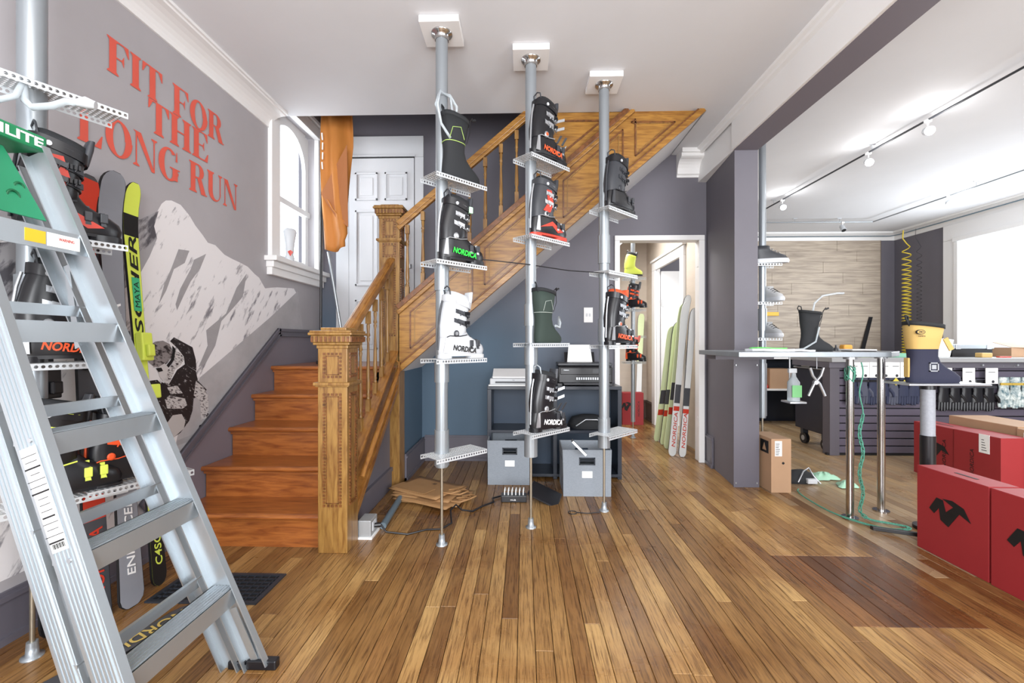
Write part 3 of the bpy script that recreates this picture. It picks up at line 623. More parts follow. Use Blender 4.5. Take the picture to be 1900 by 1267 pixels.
P1 = (-.485, 2.60); P2 = (.045, 2.856); P3 = (.568, 3.149)
display_pole(*P1, 'tall silver pole nearest the stairs, four perforated shelves, white block on ceiling', [2.145, 1.66, 1.10, .545], collars=((.47, .68), (.96, 1.08), (1.5, 1.64)))
display_pole(*P2, 'middle silver pole in front of the low dark cabinet, four perforated shelves', [2.355, 1.857, 1.19, .63], collars=((.46, .62), (1.05, 1.17), (1.3, 1.44)), zend=.46)
display_pole(*P3, 'tall silver pole in front of the hall doorway, four perforated shelves', [2.116, 1.682, 1.175, .56], collars=((.45, .66), (1.75, 1.95), (1.2, 1.36)), zend=.45)
display_pole(-1.87, 1.632, 'thick silver pole behind the stepladder beside the mural wall', [2.15, 1.60, 1.12, .60], r=.042, yaw=R(62), collars=((.5, .72), (1.25, 1.45)))
# ------------------------------------------------------------ ski boots
def on_shelf(P, z, along=.075, side=-.072, yaw=R(46)):
    c, s = math.cos(yaw), math.sin(yaw); return (P[0] + along * c - side * s, P[1] + along * s + side * c, z + .0015)
def ski_boot(label, loc, yaw, shell=M_BLACK, cuff=M_BLACK, liner=M_SOFT, trim=M_SILV, pivot=M_ORANGE, brand=M_ORANGE, strap=M_BLACK, sole=M_BLACK, bail=False, tab=None, group=None, sc=1.0, cuffpanel=None, openb=False, hoops=True, small=False):
    t = thing('ski_boot', label, 'ski boot', loc, yaw, group); t.scale = (sc, sc, sc * 1.11)
    B = lambda: MB(False)
    m = B(); m.rings([ring(.055, .168, .043, 0, 16), ring(.055, .168, .043, .020, 16)]); m.rings([ring(-.142, -.06, .037, 0, 16), ring(-.142, -.06, .037, .020, 16)]); m.rings([ring(-.14, .165, .040, .012), ring(-.14, .165, .041, .026)])
    m.build('sole', sole, t)
    rs = [(.024, -.140, .163, .045), (.045, -.143, .168, .050), (.068, -.141, .158, .050), (.088, -.138, .128, .049), (.104, -.135, .088, .049), (.122, -.132, .055, .048), (.145, -.128, .036, .047), (.175, -.124, .024, .046)]
    B().rings([ring(a, b, w_, z) for z, a, b, w_ in rs]).build('shell', shell, t)
    m = B(); cr = [(.118, -.137, .022, .054), (.15, -.138, .034, .057), (.19, -.130, .034, .058), (.235, -.120, .040, .060), (.275, -.108, .050, .063), (.295, -.100, .056, .064)]
    R_ = [ring(a, b, w_, z, tilt=-.25 if k else .1) for k, (z, a, b, w_) in enumerate(cr)]
    inner = [ring(-.092, .048, .056, .290, tilt=-.25), ring(-.10, .03, .05, .24)]
    m.rings(R_ + inner).build('cuff', cuff, t)
    m = B(); m.rings([ring(-.095, .046, .055, .27, tilt=-.2), ring(-.088, .054, .056, .315, tilt=-.2), ring(-.082, .056, .052, .335, tilt=-.25), ring(-.070, .044, .040, .333, tilt=-.25), ring(-.070, .030, .036, .27, tilt=-.2)]); m.build('liner', liner, t)
    m = B(); m.rings([ring(.030, .062, .040, .26, 12, tilt=.1), ring(.044, .076, .040, .32, 12), ring(.056, .080, .036, .352, 12)]); m.build('tongue', M_DGREY if liner is M_SOFT else liner, t)
    m = B()
    if hoops: m.tube([(-.08, -.03, .325), (-.088, -.028, .365), (-.086, 0, .378), (-.088, .028, .365), (-.08, .03, .325)], .004, 6).build('pull_loop', M_CLEAR if brand is M_TEXTW else M_DGREY, t)
    if small: return t
    # power strap
    m = B(); m.rings([ring(-.110, .060, .068, .276, tilt=-.25), ring(-.108, .063, .068, .312, tilt=-.25)], cap=False); m.rings([ring(-.107, .058, .065, .276, tilt=-.25), ring(-.105, .061, .065, .312, tilt=-.25)], cap=False); m.build('power_strap', strap, t)
    B().rings([[(-.06 + .009 * math.cos(R(40 * j)), yy, .296 + .009 * math.sin(R(40 * j))) for j in range(9)] for yy in (-.066, -.072)]).build('strap_rivet', M_BPLAST, t)
    if tab: B().box(.028, .056, -.062, -.030, .262, .296).build('strap_tab', tab, t, bev=.004)
    # cuff buckles
    def cufflet(z, a, b, w_):
        m = B(); r0 = ring(a - .001, b + .005, w_ + .004, z, 24, tilt=-.25); r1 = ring(a - .001, b + .005, w_ + .004, z + .021, 24, tilt=-.25); r2 = ring(a, b, w_ - .002, z + .021, 24, tilt=-.25); r3 = ring(a, b, w_ - .002, z, 24, tilt=-.25)
        idx = [i for i in range(24) if r0[i][0] > -.085]; idx = sorted(idx, key=lambda i: (i + 12) % 24)
        for q in range(len(idx) - 1):
            i, j = idx[q], idx[q + 1]; m.add([r0[i], r0[j], r1[j], r1[i], r3[i], r3[j], r2[j], r2[i]], [(0, 1, 2, 3), (4, 7, 6, 5), (0, 4, 5, 1), (3, 2, 6, 7)])
        bk = m.build('buckle', trim, t)
        m = B(); m.beam((-.052, -w_ - .006, z + .016), (-.010, -w_ - .009, z + .004), (0, .003, 0), (.002, 0, .008)).beam((.010, -w_ - .001, z), (.038, -w_ + .012, z - .006), (0, .004, 0), (0, .001, .010))
        if openb: m.beam((.04, -w_ + .01, z), (.085, -w_ - .012, z + .015), (0, .004, 0), (0, 0, .008))
        m.build('buckle_lever', trim, bk)
        for k in range(3): B().box(-.004 + .012 * k, .003 + .012 * k, -w_ - .012, -w_ + .004, z - .003, z + .013).build('ladder_tooth', M_BLACK, bk)
    cufflet(.230, -.119, .043, .060); cufflet(.182, -.130, .036, .0585)
    for xx, zt, w_ in ((.052, .108, .049), (.098, .092, .050)):
        m = B(); P = []
        for k in range(15):
            a = math.pi * k / 14; cy, sz = math.cos(a), math.sin(a)
            P.append((-(w_ + .003) * math.copysign(abs(cy) ** .7, cy), .050 + (zt - .045) * abs(sz) ** .7))
        for k in range(14):
            (ya, za), (yb, zb2) = P[k], P[k + 1]; m.add([(xx - .009, ya, za), (xx + .009, ya, za), (xx + .009 - .004, yb, zb2), (xx - .009, yb, zb2), (xx - .009, ya * .93, za - .004), (xx + .009, ya * .93, za - .004), (xx + .005, yb * .93, zb2 - .004), (xx - .009, yb * .93, zb2 - .004)], [(0, 1, 2, 3), (0, 3, 7, 4), (1, 5, 6, 2)])
        bk = m.build('buckle', trim, t)
        m = B(); m.box(xx - .012, xx + .012, -w_ - .008, -w_ + .002, .062, .096)
        if openb: m.beam((xx, -w_ + .01, .11), (xx + .02, -w_ - .01, .155), (.009, 0, 0), (0, .003, 0))
        m.build('buckle_lever', M_DGREY if trim is M_SILV else trim, bk, bev=.003)
        B().box(xx - .007, xx + .007, -w_ * .55 - .006, -w_ * .55 + .012, zt + .000, zt + .010).build('buckle_catch', trim, bk)
    B().tube([(-.146, 0, .045), (-.143, 0, .12), (-.139, 0, .19), (-.131, 0, .25), (-.118, 0, .30)], .006, 6).build('spine', trim, t)
    B().tube([(x_, y_, z_) for x_, y_, z_ in [p_ for p_ in ring(-.101, .057, .065, .297, 24, tilt=-.25)][11:24]], .003, 5).build('cuff_edge', trim, t)
    for kx in (-.035, -.012, .012): B().tube([(kx, -.061, .172), (kx + .004, -.0645, .180), (kx + .004, -.0645, .196)], .0035, 6).build('buckle_wire', trim, t)
    for kx in (-.035, -.012, .012): B().tube([(kx, -.063, .222), (kx + .004, -.0665, .230), (kx + .004, -.0665, .246)], .0035, 6).build('buckle_wire', trim, t)
    B().tube([(-.118, -.049, .11), (-.10, -.0545, .118), (-.03, -.0555, .116), (.02, -.052, .124)], .0028, 5).build('hinge_line', trim, t)
    if bail: B().tube([(.13, -.02, .09), (.155, -.025, .125), (.175, 0, .135), (.16, .02, .115)], .003, 6).build('cable_tie', M_CLEAR, t)
    pv = B(); pv.rings([[(-.058 + q * math.cos(R(24 * j)), yy, .130 + q * math.sin(R(24 * j))) for j in range(15)] for yy, q in ((-.05, .017), (-.060, .017), (-.0615, .010), (-.0615, .0095))])
    pvo = pv.build('pivot', trim, t)
    B().rings([[(-.058 + .009 * math.cos(R(24 * j)), yy, .130 + .009 * math.sin(R(24 * j))) for j in range(15)] for yy in (-.058, -.0640)]).build('pivot_cap', pivot, pvo)
    if cuffpanel:
        B().prism([(-.09, -.0605, .145), (-.03, -.0605, .14), (0, -.0615, .19), (-.02, -.063, .265), (-.06, -.063, .265), (-.05, -.0615, .19)], (0, 1, 0), .004).build('side_panel', cuffpanel, t)
        B().prism([(-.11, -.0515, .05), (.0, -.0515, .095), (.10, -.0515, .045), (.05, -.0515, .036), (0, -.0515, .07)], (0, 1, 0), .004).build('side_panel', cuffpanel, t)
    B().prism([(-.137, -.0475, .03), (-.105, -.0505, .03), (-.108, -.0505, .11), (-.12, -.047, .112)], (0, 1, 0), .006).build('heel_rib', trim if shell is not M_BPLAST else M_BPLAST, t)
    if brand: text('NORDICA', brand, t, (-.078, -.0528, .044), (1, 0, -.09), (.15, 0, 1), .030, .160, shear=.15, bold=.03, world=False)
    return t
yw = R(42)
ski_boot('black and green ski boot with green lettering on the pole nearest the stairs', on_shelf(P1, 1.66), yw, trim=M_SILV, pivot=M_SILV, brand=M_GREEN, tab=M_PALEG)
ski_boot('white ski boot with black buckles and black lettering on the pole nearest the stairs', on_shelf(P1, 1.10), yw, M_BPLAST, M_BPLAST, M_BPLAST, M_DGREY, M_SILV, M_INK, M_BPLAST, M_BPLAST)
ski_boot('black ski boot with orange lettering, topmost on the middle pole', on_shelf(P2, 2.355), yw, bail=True, pivot=M_ORANGE, brand=M_ORANGE, trim=M_SILV, openb=True)
ski_boot('red and black ski boot on the second shelf of the middle pole', on_shelf(P2, 1.857), yw, M_BLACK, M_DGREY, M_SOFT, M_SILV, M_BLACK, None, M_DGREY, M_RED, cuffpanel=M_RED)
ski_boot('black ski boot with white lettering on the lowest shelf of the middle pole', on_shelf(P2, .63), yw, brand=M_TEXTW, pivot=M_SILV, trim=M_SILV, openb=True)
ski_boot('plain dark ski boot on the top shelf of the pole before the hall doorway', on_shelf(P3, 2.116), yw, M_BLACK, M_DGREY, brand=None, trim=M_DGREY, pivot=M_DGREY)
ski_boot('black ski boot with orange liner rim and orange lettering before the hall doorway', on_shelf(P3, 1.175), yw, liner=mat('orange_liner', 'd4552e', .7), brand=M_ORANGE, pivot=M_ORANGE)
PL = (-1.87, 1.632); yl = R(58)
ski_boot('black ski boot with tan laces and red panel high behind the stepladder', on_shelf(PL, 1.60, yaw=R(62)), yl, brand=None, cuffpanel=M_RED, trim=M_DGREY)
ski_boot('black ski boot with orange lettering seen between the ladder steps', on_shelf(PL, 1.12, yaw=R(62)), yl, brand=M_ORANGE, pivot=M_SILV)
ski_boot('black ski boot with neon yellow buckles on the lowest shelf behind the ladder', on_shelf(PL, .60, yaw=R(62)), yl, brand=None, trim=M_NEON, pivot=M_NEON)
# ------------------------------------------------------------ inner liners
def liner_boot(label, loc, yaw, body=M_SOFT, top=M_SOFT, piping=None, hoop=True, tubes=None, h=.33, laces=True, badge=False, sc=1, sx=1, sz=1):
    t = thing('boot_liner', label, 'boot liner', loc, yaw); t.scale = (sc * sx, sc, sc * sz); B = lambda: MB(False)
    lo = [(0, -.125, .15, .040), (.012, -.13, .158, .045), (.035, -.132, .155, .046), (.060, -.130, .125, .044), (.085, -.126, .080, .043), (.115, -.120, .045, .042), (.15, -.118, .030, .043), (.19, -.122, .030, .047)]
    hi = [(.19, -.123, .031, .048), (.24, -.130, .042, .054), (h, -.138, .060, .060)]
    B().rings([ring(a, b, w_, z) for z, a, b, w_ in lo]).build('foot', body, t)
    B().rings([ring(a, b, w_, z, tilt=(-.12 if z > .25 else 0)) for z, a, b, w_ in hi] + [ring(-.128, .050, .050, h - .002, tilt=-.12), ring(-.11, .02, .04, h - .10)]).build('shaft', top, t)
    B().rings([ring(-.140, .062, .062, h - .016, tilt=-.12), ring(-.140, .062, .062, h + .006, tilt=-.12), ring(-.126, .048, .048, h + .006, tilt=-.12), ring(-.126, .048, .048, h - .016, tilt=-.12)], cap=False, close=True).build('collar', M_SOFT, t)
    if hoop: B().tube([(-.13, -.02, h - .01), (-.150, -.018, h + .03), (-.138, 0, h + .05), (-.115, .01, h + .045), (-.105, .02, h)], .005, 6).build('pull_loop', M_SOFT, t)
    if piping:
        B().tube([(x_, y_, z_ + .002) for x_, y_, z_ in ring(-.124, .032, .049, .19, 24)] + [ring(-.124, .032, .049, .19, 24)[0]], .0022, 5).build('piping', piping, t)
        B().tube([(-.11, -.047, .20), (-.09, -.053, .26), (-.03, -.056, .27), (0, -.052, .21)], .002, 5).build('piping', piping, t)
    if laces:
        B().tube([(.035, -.03, .20), (.05, -.045, .26), (.065, -.03, .33), (.09, -.02, .36), (.075, .01, .33), (.05, .03, .25)], .003, 6).build('lace', M_BLACK, t)
        B().tube([(.085, -.02, .345), (.115, -.02, .355)], .007, 8).build('lace_toggle', M_BLACK, t)
    if tubes:
        for pts in tubes: B().tube(pts, .008, 8).build('clear_hose', M_CLEAR, t)
    if badge:
        for a, b_ in ((-.045, -.039), (-.001, .005)): B().box(a, b_, -.048, -.040, .065, .115).build('badge', M_SILV, t)
        for a, b_ in ((.065, .071), (.109, .115)): B().box(-.045, .005, -.048, -.040, a, b_).build('badge', M_SILV, t)
        B().box(-.032, -.008, -.047, -.040, .078, .102).build('badge', M_SILV, t)
        B().rings([[(-.105 + .024 * math.cos(R(20 * j)), yy, .285 + .013 * math.sin(R(20 * j))) for j in range(18)] for yy in (-.055, -.062)]).build('emblem', M_INK, t)
        B().rings([[(-.105 + .020 * math.cos(R(20 * j)), yy, .285 + .010 * math.sin(R(20 * j))) for j in range(18)] for yy in (-.060, -.0626)]).build('emblem', M_TAN, t)
        text('ZIO', M_INK, t, (-.118, -.0632, .280), (1, 0, 0), (0, 0, 1), .011, .026, bold=.02, world=False)
        text('OPEN', M_INK, t, (-.118, -.0615, .258), (1, 0, 0), (0, 0, 1), .008, .036, world=False)
        B().box(-.135, -.124, -.016, .016, .03, .14).build('heel_strip', M_TAN, t, bev=.004)
        B().beam((.055, -.03, .25), (.09, -.03, .185), (.012, 0, .006), (0, .003, 0)).build('tongue_pull', M_TAN, t)
    return t
hz = [(-.10, .03, .30), (-.15, .05, .40), (-.13, .04, .46), (-.06, .02, .46), (-.02, .0, .40), (-.03, .0, .33)]
hz2 = [(-.10, -.04, .20), (-.17, -.04, .26), (-.19, -.03, .36), (-.15, .0, .45), (-.07, .0, .44), (-.05, .0, .32)]
liner_boot('black inner boot liner with looped clear hoses, topmost on pole nearest stairs', on_shelf(P1, 2.145), yw, piping=mat('pale_green_piping', 'a9c66a', .6), tubes=[hz, hz2], sx=.88, sz=1.08)
liner_boot('dark green-black inner boot liner on third shelf of the middle pole', on_shelf(P2, 1.19), R(48), body=mat('dark_green_fabric', '28352f', .8), top=mat('dark_green_shaft', '2d3a34', .8), piping=mat('pale_grey_piping', '9aa39c', .6), tubes=[[(.03, -.05, .11), (.08, -.05, .10), (.12, -.03, .13), (.135, -.01, .17), (.15, 0, .12)]], sx=.84)

# ============================================================ LEFT SIDE: LADDER, SKIS, FLOOR ITEMS
ladder = thing('stepladder', 'tall folded aluminium stepladder with green top cap leaning beside the mural', 'ladder', (-.95, 1.36, 0))
SD = Vector((-.396, 0, 1)).normalized(); PERP = Vector((SD.z, 0, -SD.x))    # outward normal of the front plane
def LP(z, side, off=0.0):     # point on the front edge of a rail; side -1 near, +1 far
    yy = 1.358 + side * (.243 - .047 * z); return Vector((-.927 - .396 * z, yy, z)) - PERP * off
def rail(side, off, z0, z1, depth, nm, ribs=0, m=M_ALU):
    a, b_ = LP(z0, side, off), LP(z1, side, off); mm = MB(); yd = Vector((0, 1, 0)); inw = -side
    mm.beam(a - PERP * depth / 2, b_ - PERP * depth / 2, PERP * depth / 2, yd * .0015)
    for k in (0, 1): mm.beam(a - PERP * depth * k + yd * inw * .013, b_ - PERP * depth * k + yd * inw * .013, PERP * .002, yd * .013)
    for k in range(ribs):
        q = depth * (k + 1) / (ribs + 1); mm.beam(a - PERP * q - yd * inw * .003, b_ - PERP * q - yd * inw * .003, PERP * .0026, yd * .002)
    return mm.build(nm, m, ladder)
for s in (-1, 1):
    r_ = rail(s, 0, .02, 1.88, .080, 'side_rail', 6 if s < 0 else 4)
    for z in (.31, .63, .945, 1.26, 1.57): MB().tube([LP(z, s, .03) + Vector((0, s * .002, 0)), LP(z, s, .03) + Vector((0, s * .008, 0))], .006, 10).build('rivet', M_SILV, r_)
    rail(s, .105, .0, 1.85, .055, 'rear_leg', 4)
    f = LP(.0, s, .04); MB().box(f.x - .05, f.x + .06, f.y - .016, f.y + .016, 0, .035).build('rubber_foot', M_BLACK, ladder, bev=.005)
    f = LP(.0, s, .135); MB().box(f.x - .03, f.x + .035, f.y - .016, f.y + .016, 0, .03).build('rubber_foot', M_BLACK, ladder, bev=.005)
for z in (.31, .63, .945, 1.26):
    a, b_ = LP(z, -1, .0), LP(z, 1, .0); hx = Vector((1, 0, 0)); m = MB(); ya, yb = a.y + .004, b_.y - .004
    cx = a.x
    m.box(cx - .085, cx - .002, ya, yb, z - .004, z); m.box(cx - .006, cx - .001, ya, yb, z - .062, z); m.box(cx - .085, cx - .081, ya, yb, z - .03, z)
    for k in range(6): m.box(cx - .075 + k * .012, cx - .071 + k * .012, ya, yb, z, z + .0025)
    m.build('step', M_ALU, ladder)
    zz = z + .045 if z > .4 else z + .02
    a = LP(zz, -1, .125); b_ = LP(zz, 1, .125); MB().box(a.x - .012, a.x, a.y, b_.y, zz - .018, zz + .018).build('rear_brace', M_ALU, ladder)
a, b_ = LP(1.57, -1), LP(1.57, 1); MB().box(a.x - .11, a.x - .001, a.y, b_.y, 1.54, 1.57).box(a.x - .006, a.x, a.y, b_.y, 1.50, 1.57).build('step', M_ALU, ladder)
for s in (-1, 1):
    p = LP(.25, s, .02); q = LP(.06, s, .07); MB().beam((p.x, p.y - s * .03, p.z), (q.x + .03, q.y - s * .005, q.z), (.012, 0, .004), (0, .002, 0)).build('foot_brace', M_ALU, ladder)
    p = LP(1.5, s, .09); q = LP(1.24, s, .17); MB().beam((p.x, p.y - s * .02, p.z), (q.x, q.y - s * .02, q.z), (.010, 0, .004), (0, .003, 0)).build('spreader_bar', M_ALU, ladder)
tp = LP(1.90, 1); tn = LP(1.90, -1)
capo = MB().box(tp.x - .15, tp.x - .005, tn.y - .015, tp.y + .008, 1.865, 1.92).build('top_cap', M_LADGREEN, ladder, bev=.008)
text('ILITE', M_TEXTW, capo, (tp.x - .0045, 1.375, 1.876), (0, 1, 0), (0, 0, 1), .032, .13, bold=.03)
pt = MB(); q0, q1 = LP(1.60, 1, .02), LP(1.84, 1, .02); 
pt.prism([(q0.x - .05, 1.20, 1.61), (q0.x - .05, 1.47, 1.61), (q1.x - .05, 1.42, 1.85), (q1.x - .05, 1.22, 1.85)], (-1, 0, 0), .01); pt.build('bucket_shelf', mat('green_shelf_plastic', '2a8a62', .4), ladder, bev=.004)
for yy, zz, rr in ((1.30, 1.70, .05), (1.39, 1.67, .018), (1.42, 1.71, .014)):
    x_ = q0.x - .049 - .396 * (zz - 1.6); MB().tube([(x_ - .001, yy + rr * math.cos(R(t)), zz + rr * 1.2 * math.sin(R(t))) for t in range(0, 361, 24)], .004, 6).build('shelf_recess_ring', mat('dark_green_recess', '0d5c38', .5), ladder)
# labels on the ladder
a = LP(1.57, 1); MB().box(a.x + .0, a.x + .0012, 1.33, 1.39, 1.515, 1.555).build('warning_sticker', mat('yellow_sticker', 'e0b428', .5), ladder)
MB().box(a.x, a.x + .0012, 1.395, 1.50, 1.512, 1.556).build('warning_sticker', M_PAPER, ladder)
text('WARNING', M_RED, ladder, (a.x + .0013, 1.43, 1.535), (0, 1, 0), (0, 0, 1), .010, .05)
yo = LP(.8, -1).y - .0075
def onweb(z, q): p = LP(z, -1, q); return Vector((p.x, p.y - .0065, p.z))
stk = MB(); stk.add([onweb(.66, .018), onweb(.66, .066), onweb(.93, .066), onweb(.93, .018)], [(0, 1, 2, 3)]); stk.build('rating_label', M_PAPER, ladder)
for k in range(15):
    z = .685 + k * .016; l_ = .012 + .016 * rnd.random(); p, q = onweb(z, .044 + l_), onweb(z, .040 - l_ * .8); MB().beam(p - Vector((0, .0006, 0)), q - Vector((0, .0006, 0)), SD * (.0024 if k % 4 == 0 else .001), (0, .0003, 0)).build('label_print', M_INK, ladder)
for k in range(9): p = onweb(.668, .058 - k * .004); MB().beam(p - Vector((0, .0006, 0)), p + SD * .014 - Vector((0, .0006, 0)), PERP * (.0006 + .0008 * (k % 2)), (0, .0003, 0)).build('label_print', M_INK, ladder)

t = thing('clear_hose', 'clear looped plastic hose with white end cap hanging under the top left shelf', 'hose', (-1.66, 1.50, 2.10))
MB(False).tube([(-.16, .06, .04), (-.12, .03, -.04), (-.08, .02, -.07), (-.02, .03, -.06), (.02, .04, -.04), (.05, .05, -.04)], .012, 10).build('tube', M_CLEAR, t)
MB(False).tube([(.045, .05, -.04), (.075, .06, -.035), (.10, .07, -.04)], [.012, .021, .014], 12).build('end_cap', M_BPLAST, t)
MB(False).tube([(-.16, .06, .045), (-.12, .0, -.04), (-.16, -.05, -.09), (-.20, -.0, -.02)], .010, 8).build('tube', M_CLEAR, t)

# skis: local frame z along the ski, y width, x face normal
def ski(label, p0, p1, w_=.095, base=None, edge=M_INK, face=None, tip=None, words=(), bind=None, blocks=(), tail_round=True, group=None, name='ski', cat='ski', wid=None):
    p0, p1 = Vector(p0), Vector(p1); zd = (p1 - p0).normalized(); Ln = (p1 - p0).length
    yd = Vector(wid or (0, 1, 0)); yd = (yd - zd * yd.dot(zd)).normalized(); xd = yd.cross(zd)
    t = bpy.data.objects.new(name, None); C.objects.link(t); LOC[t.name] = Vector(); tag(t, label, cat, group)
    mt = Matrix((xd, yd, zd)).transposed().to_4x4(); mt.translation = p0; t.matrix_world = mt; t.empty_display_size = .1
    def sec(s):
        e = 1
        if s > Ln - .07: e = math.sqrt(max(.02, 1 - ((s - (Ln - .07)) / .071) ** 2))
        if s < .05 and tail_round: e = math.sqrt(max(.04, 1 - ((.05 - s) / .051) ** 2))
        u = abs(s / Ln - .45) / .5; hw = w_ / 2 * (.78 + .22 * min(1, u * u * 1.3)) * e
        lift = max(0, s - Ln * .87); return hw, lift * lift * .7
    ss = [0, .008, .025, .05] + [Ln * k / 14 for k in range(1, 13)] + [Ln * k for k in (.88, .91, .94)] + [Ln - .07, Ln - .045, Ln - .025, Ln - .01, Ln - .002]
    ss = sorted(set(round(s, 4) for s in ss if s <= Ln))
    m = MB(False); m.rings([[(lf, -hw, s), (lf + .010, -hw, s), (lf + .010, hw, s), (lf, hw, s)] for s in ss for hw, lf in (sec(s),)], sm=False); m.build('ski_core', edge, t)
    def sheet(a, b_, mm, nm, k=.0015, f=.95, lo=-1, hi=1):
        S = [a] + [s for s in ss if a < s < b_] + [b_]; V = []; 
        for s in S: hw, lf = sec(min(s, Ln - .002)); V += [(lf + .010 + k, lo * hw * f, s), (lf + .010 + k, hi * hw * f, s)]
        q = MB(False); q.add(V, [(2 * i, 2 * i + 1, 2 * i + 3, 2 * i + 2) for i in range(len(S) - 1)]); return q.build(nm, mm, t)
    sheet(.003, Ln - .004, face or M_DGREY, 'top_sheet', .0008)
    for a, b_, mm in blocks: sheet(a * Ln, b_ * Ln, mm, 'colour_band', .0014)
    for s_, mm, z0, h_, l_, up in words:
        text(s_, mm, t, (.0135, (h_ / 2) * (1 if up else -1), z0 * Ln if up else (z0 * Ln + l_)), (0, 0, 1 if up else -1), (0, -1 if up else 1, 0), h_, l_, shear=.15, bold=.01, world=False)
    if bind:
        q = MB(False).box(.012, .035, -.03, .03, Ln * .40, Ln * .48).box(.035, .075, -.028, .028, Ln * .455, Ln * .49).build('heel_binding', bind, t, bev=.006)
        MB(False).box(.012, .05, -.032, .032, Ln * .55, Ln * .62).box(.05, .07, -.02, .02, Ln * .56, Ln * .59).build('toe_binding', bind, t, bev=.006)
    return t
M_SGREY = mat('ski_grey_print', '8c8f97', .35, noise=.1, nscale=5)
M_SDARK = mat('ski_dark_print', '4a4b50', .35, noise=.12, nscale=9)
fsk = ski('neon yellow ski with large black lettering leaning on the mural wall', (-1.80, 2.13, 0), (-2.025, 2.19, 2.0), .088, face=M_NEON, words=(('FISCHER', M_INK, .56, .045, .62, True), ('C4SG', M_NEON, .05, .040, .15, True)), bind=M_NEON, blocks=((.0, .14, M_INK), (.865, .92, M_INK)))
MB(False).box(.0140, .0150, -.022, .022, 1.36, 1.53).build('green_tape', mat('green_tape', '3fae7a', .6), fsk)
text('MAYA', M_INK, fsk, (.0152, .014, 1.38), (0, 0, 1), (0, -1, 0), .028, .13, world=False)
ski('wide grey ski with round tail standing beside the neon yellow ski', (-1.775, 1.95, 0), (-2.015, 2.075, 2.01), .128, face=M_SGREY, words=(('NORDICA', M_TEXTW, .48, .05, .42, True), ('ENFORCER', M_TEXTW, .07, .042, .34, True)), bind=M_DGREY)
ski('dark grey ski with red lettering standing between pole and grey ski', (-1.815, 1.83, 0), (-2.02, 1.95, 1.95), .125, face=M_SDARK, words=(('NORDICA', M_RED, .05, .06, .30, True),), bind=M_BLACK, tail_round=False, blocks=((.80, .99, M_RED), (.22, .32, M_RED)))
ski('black ski with white stripes standing behind the thick pole', (-1.93, 1.75, 0), (-2.03, 1.79, 1.75), .09, face=M_BLACK, bind=M_BLACK, blocks=((.45, .50, M_TEXTW), (.53, .56, M_TEXTW), (.30, .42, M_RED)))
ski('dark grey ski lying flat on the floor behind the ladder foot', (-1.66, 1.38, .002), (-1.47, 1.95, .002), .12, face=M_SDARK, words=(('NORDICA', mat('gold_print', 'c3a95c', .4), .36, .06, .34, False),), tail_round=False, wid=(1, -.3, 0))
# orange and black bindings seen between ladder rails
ski_boot('black ski boot with orange buckles beside the neon buckled boot, low behind ladder', (-1.70, 1.82, .615), R(62), brand=None, trim=M_ORANGE, pivot=M_ORANGE, sc=.8)
# (a small ledge under it, part of the mural-side rack)
lg = thing('boot_ledge', 'short white perforated bracket shelf between the ladder and the skis', 'shelf', (-1.70, 1.80, .612))
o = bpy.data.objects.new('perforated_shelf', SH); C.objects.link(o); o.parent = lg; o.location = (-.04, .03, 0); o.rotation_euler = (0, 0, R(62))
MB(False).beam((-.34, 0, -.02), (.0, .02, -.02), (0, .01, 0), (0, 0, .004)).build('bracket_arm', M_GALV, lg)

# floor register
fg = thing('floor_grille', 'black iron floor grille between the skis and the first stair step', 'grille', (-1.48, 2.11, 0))
MB().box(-1.74, -1.22, 1.98, 2.0, 0, .008).box(-1.74, -1.22, 2.22, 2.24, 0, .008).box(-1.74, -1.72, 2.0, 2.22, 0, .008).box(-1.24, -1.22, 2.0, 2.22, 0, .008).build('frame', mat('cast_iron', '3a3f48', .45, .5), fg)
BX(-1.72, -1.24, 2.0, 2.22, -.001, .0012).build('void', M_INK, fg)
m = MB()
for k in range(13): m.box(-1.70 + k * .037, -1.696 + k * .037, 2.0, 2.22, 0, .007)
for k in range(6): m.box(-1.72, -1.24, 2.03 + k * .032, 2.034 + k * .032, 0, .007)
m.build('bars', MC['cast_iron'], fg)

# window sill vase-like boot shell, banner, stick
m = MB(False); m.rings([ring(-.06, .06, .05, 0, 16), ring(-.07, .07, .055, .03, 16), ring(-.055, .055, .045, .07, 16), ring(-.07, .07, .055, .2, 16), ring(-.10, .10, .07, .33, 16), ring(-.085, .085, .06, .36, 16), ring(-.06, .06, .045, .37, 16)])
vs = thing('boot_shell', 'small white empty boot shell with red marks on the window sill', 'boot', (-2.01, 3.74, 1.89), R(40)); vs.scale = (.55, .55, .75)
m.build('shell', M_BPLAST, vs)
MB(False).prism([(-.04, -.062, .10), (0, -.055, .05), (.0, -.062, .12)], (0, 1, 0), .01).prism([(.04, -.062, .10), (0, -.055, .05), (.0, -.062, .12)], (0, 1, 0), .01).build('red_mark', M_RED, vs)
fb = thing('feather_banner', 'hanging burnt-orange feather banner on a black pole on the stair landing', 'banner', (-1.80, 3.90, 1.0))
M_FLAG = mat('burnt_orange_cloth', 'c07a34', .7, noise=.12, nscale=3, stretch=(2, 2, .6))
MB().tube([(-1.815, 3.9, 1.0), (-1.80, 3.9, 3.9)], .011, 10).build('banner_pole', M_BLACK, fb)
BX(-1.84, -1.79, 3.87, 3.93, 1.0, 1.03).build('pole_foot', M_BLACK, fb)
V = []; nz, nx = 26, 12
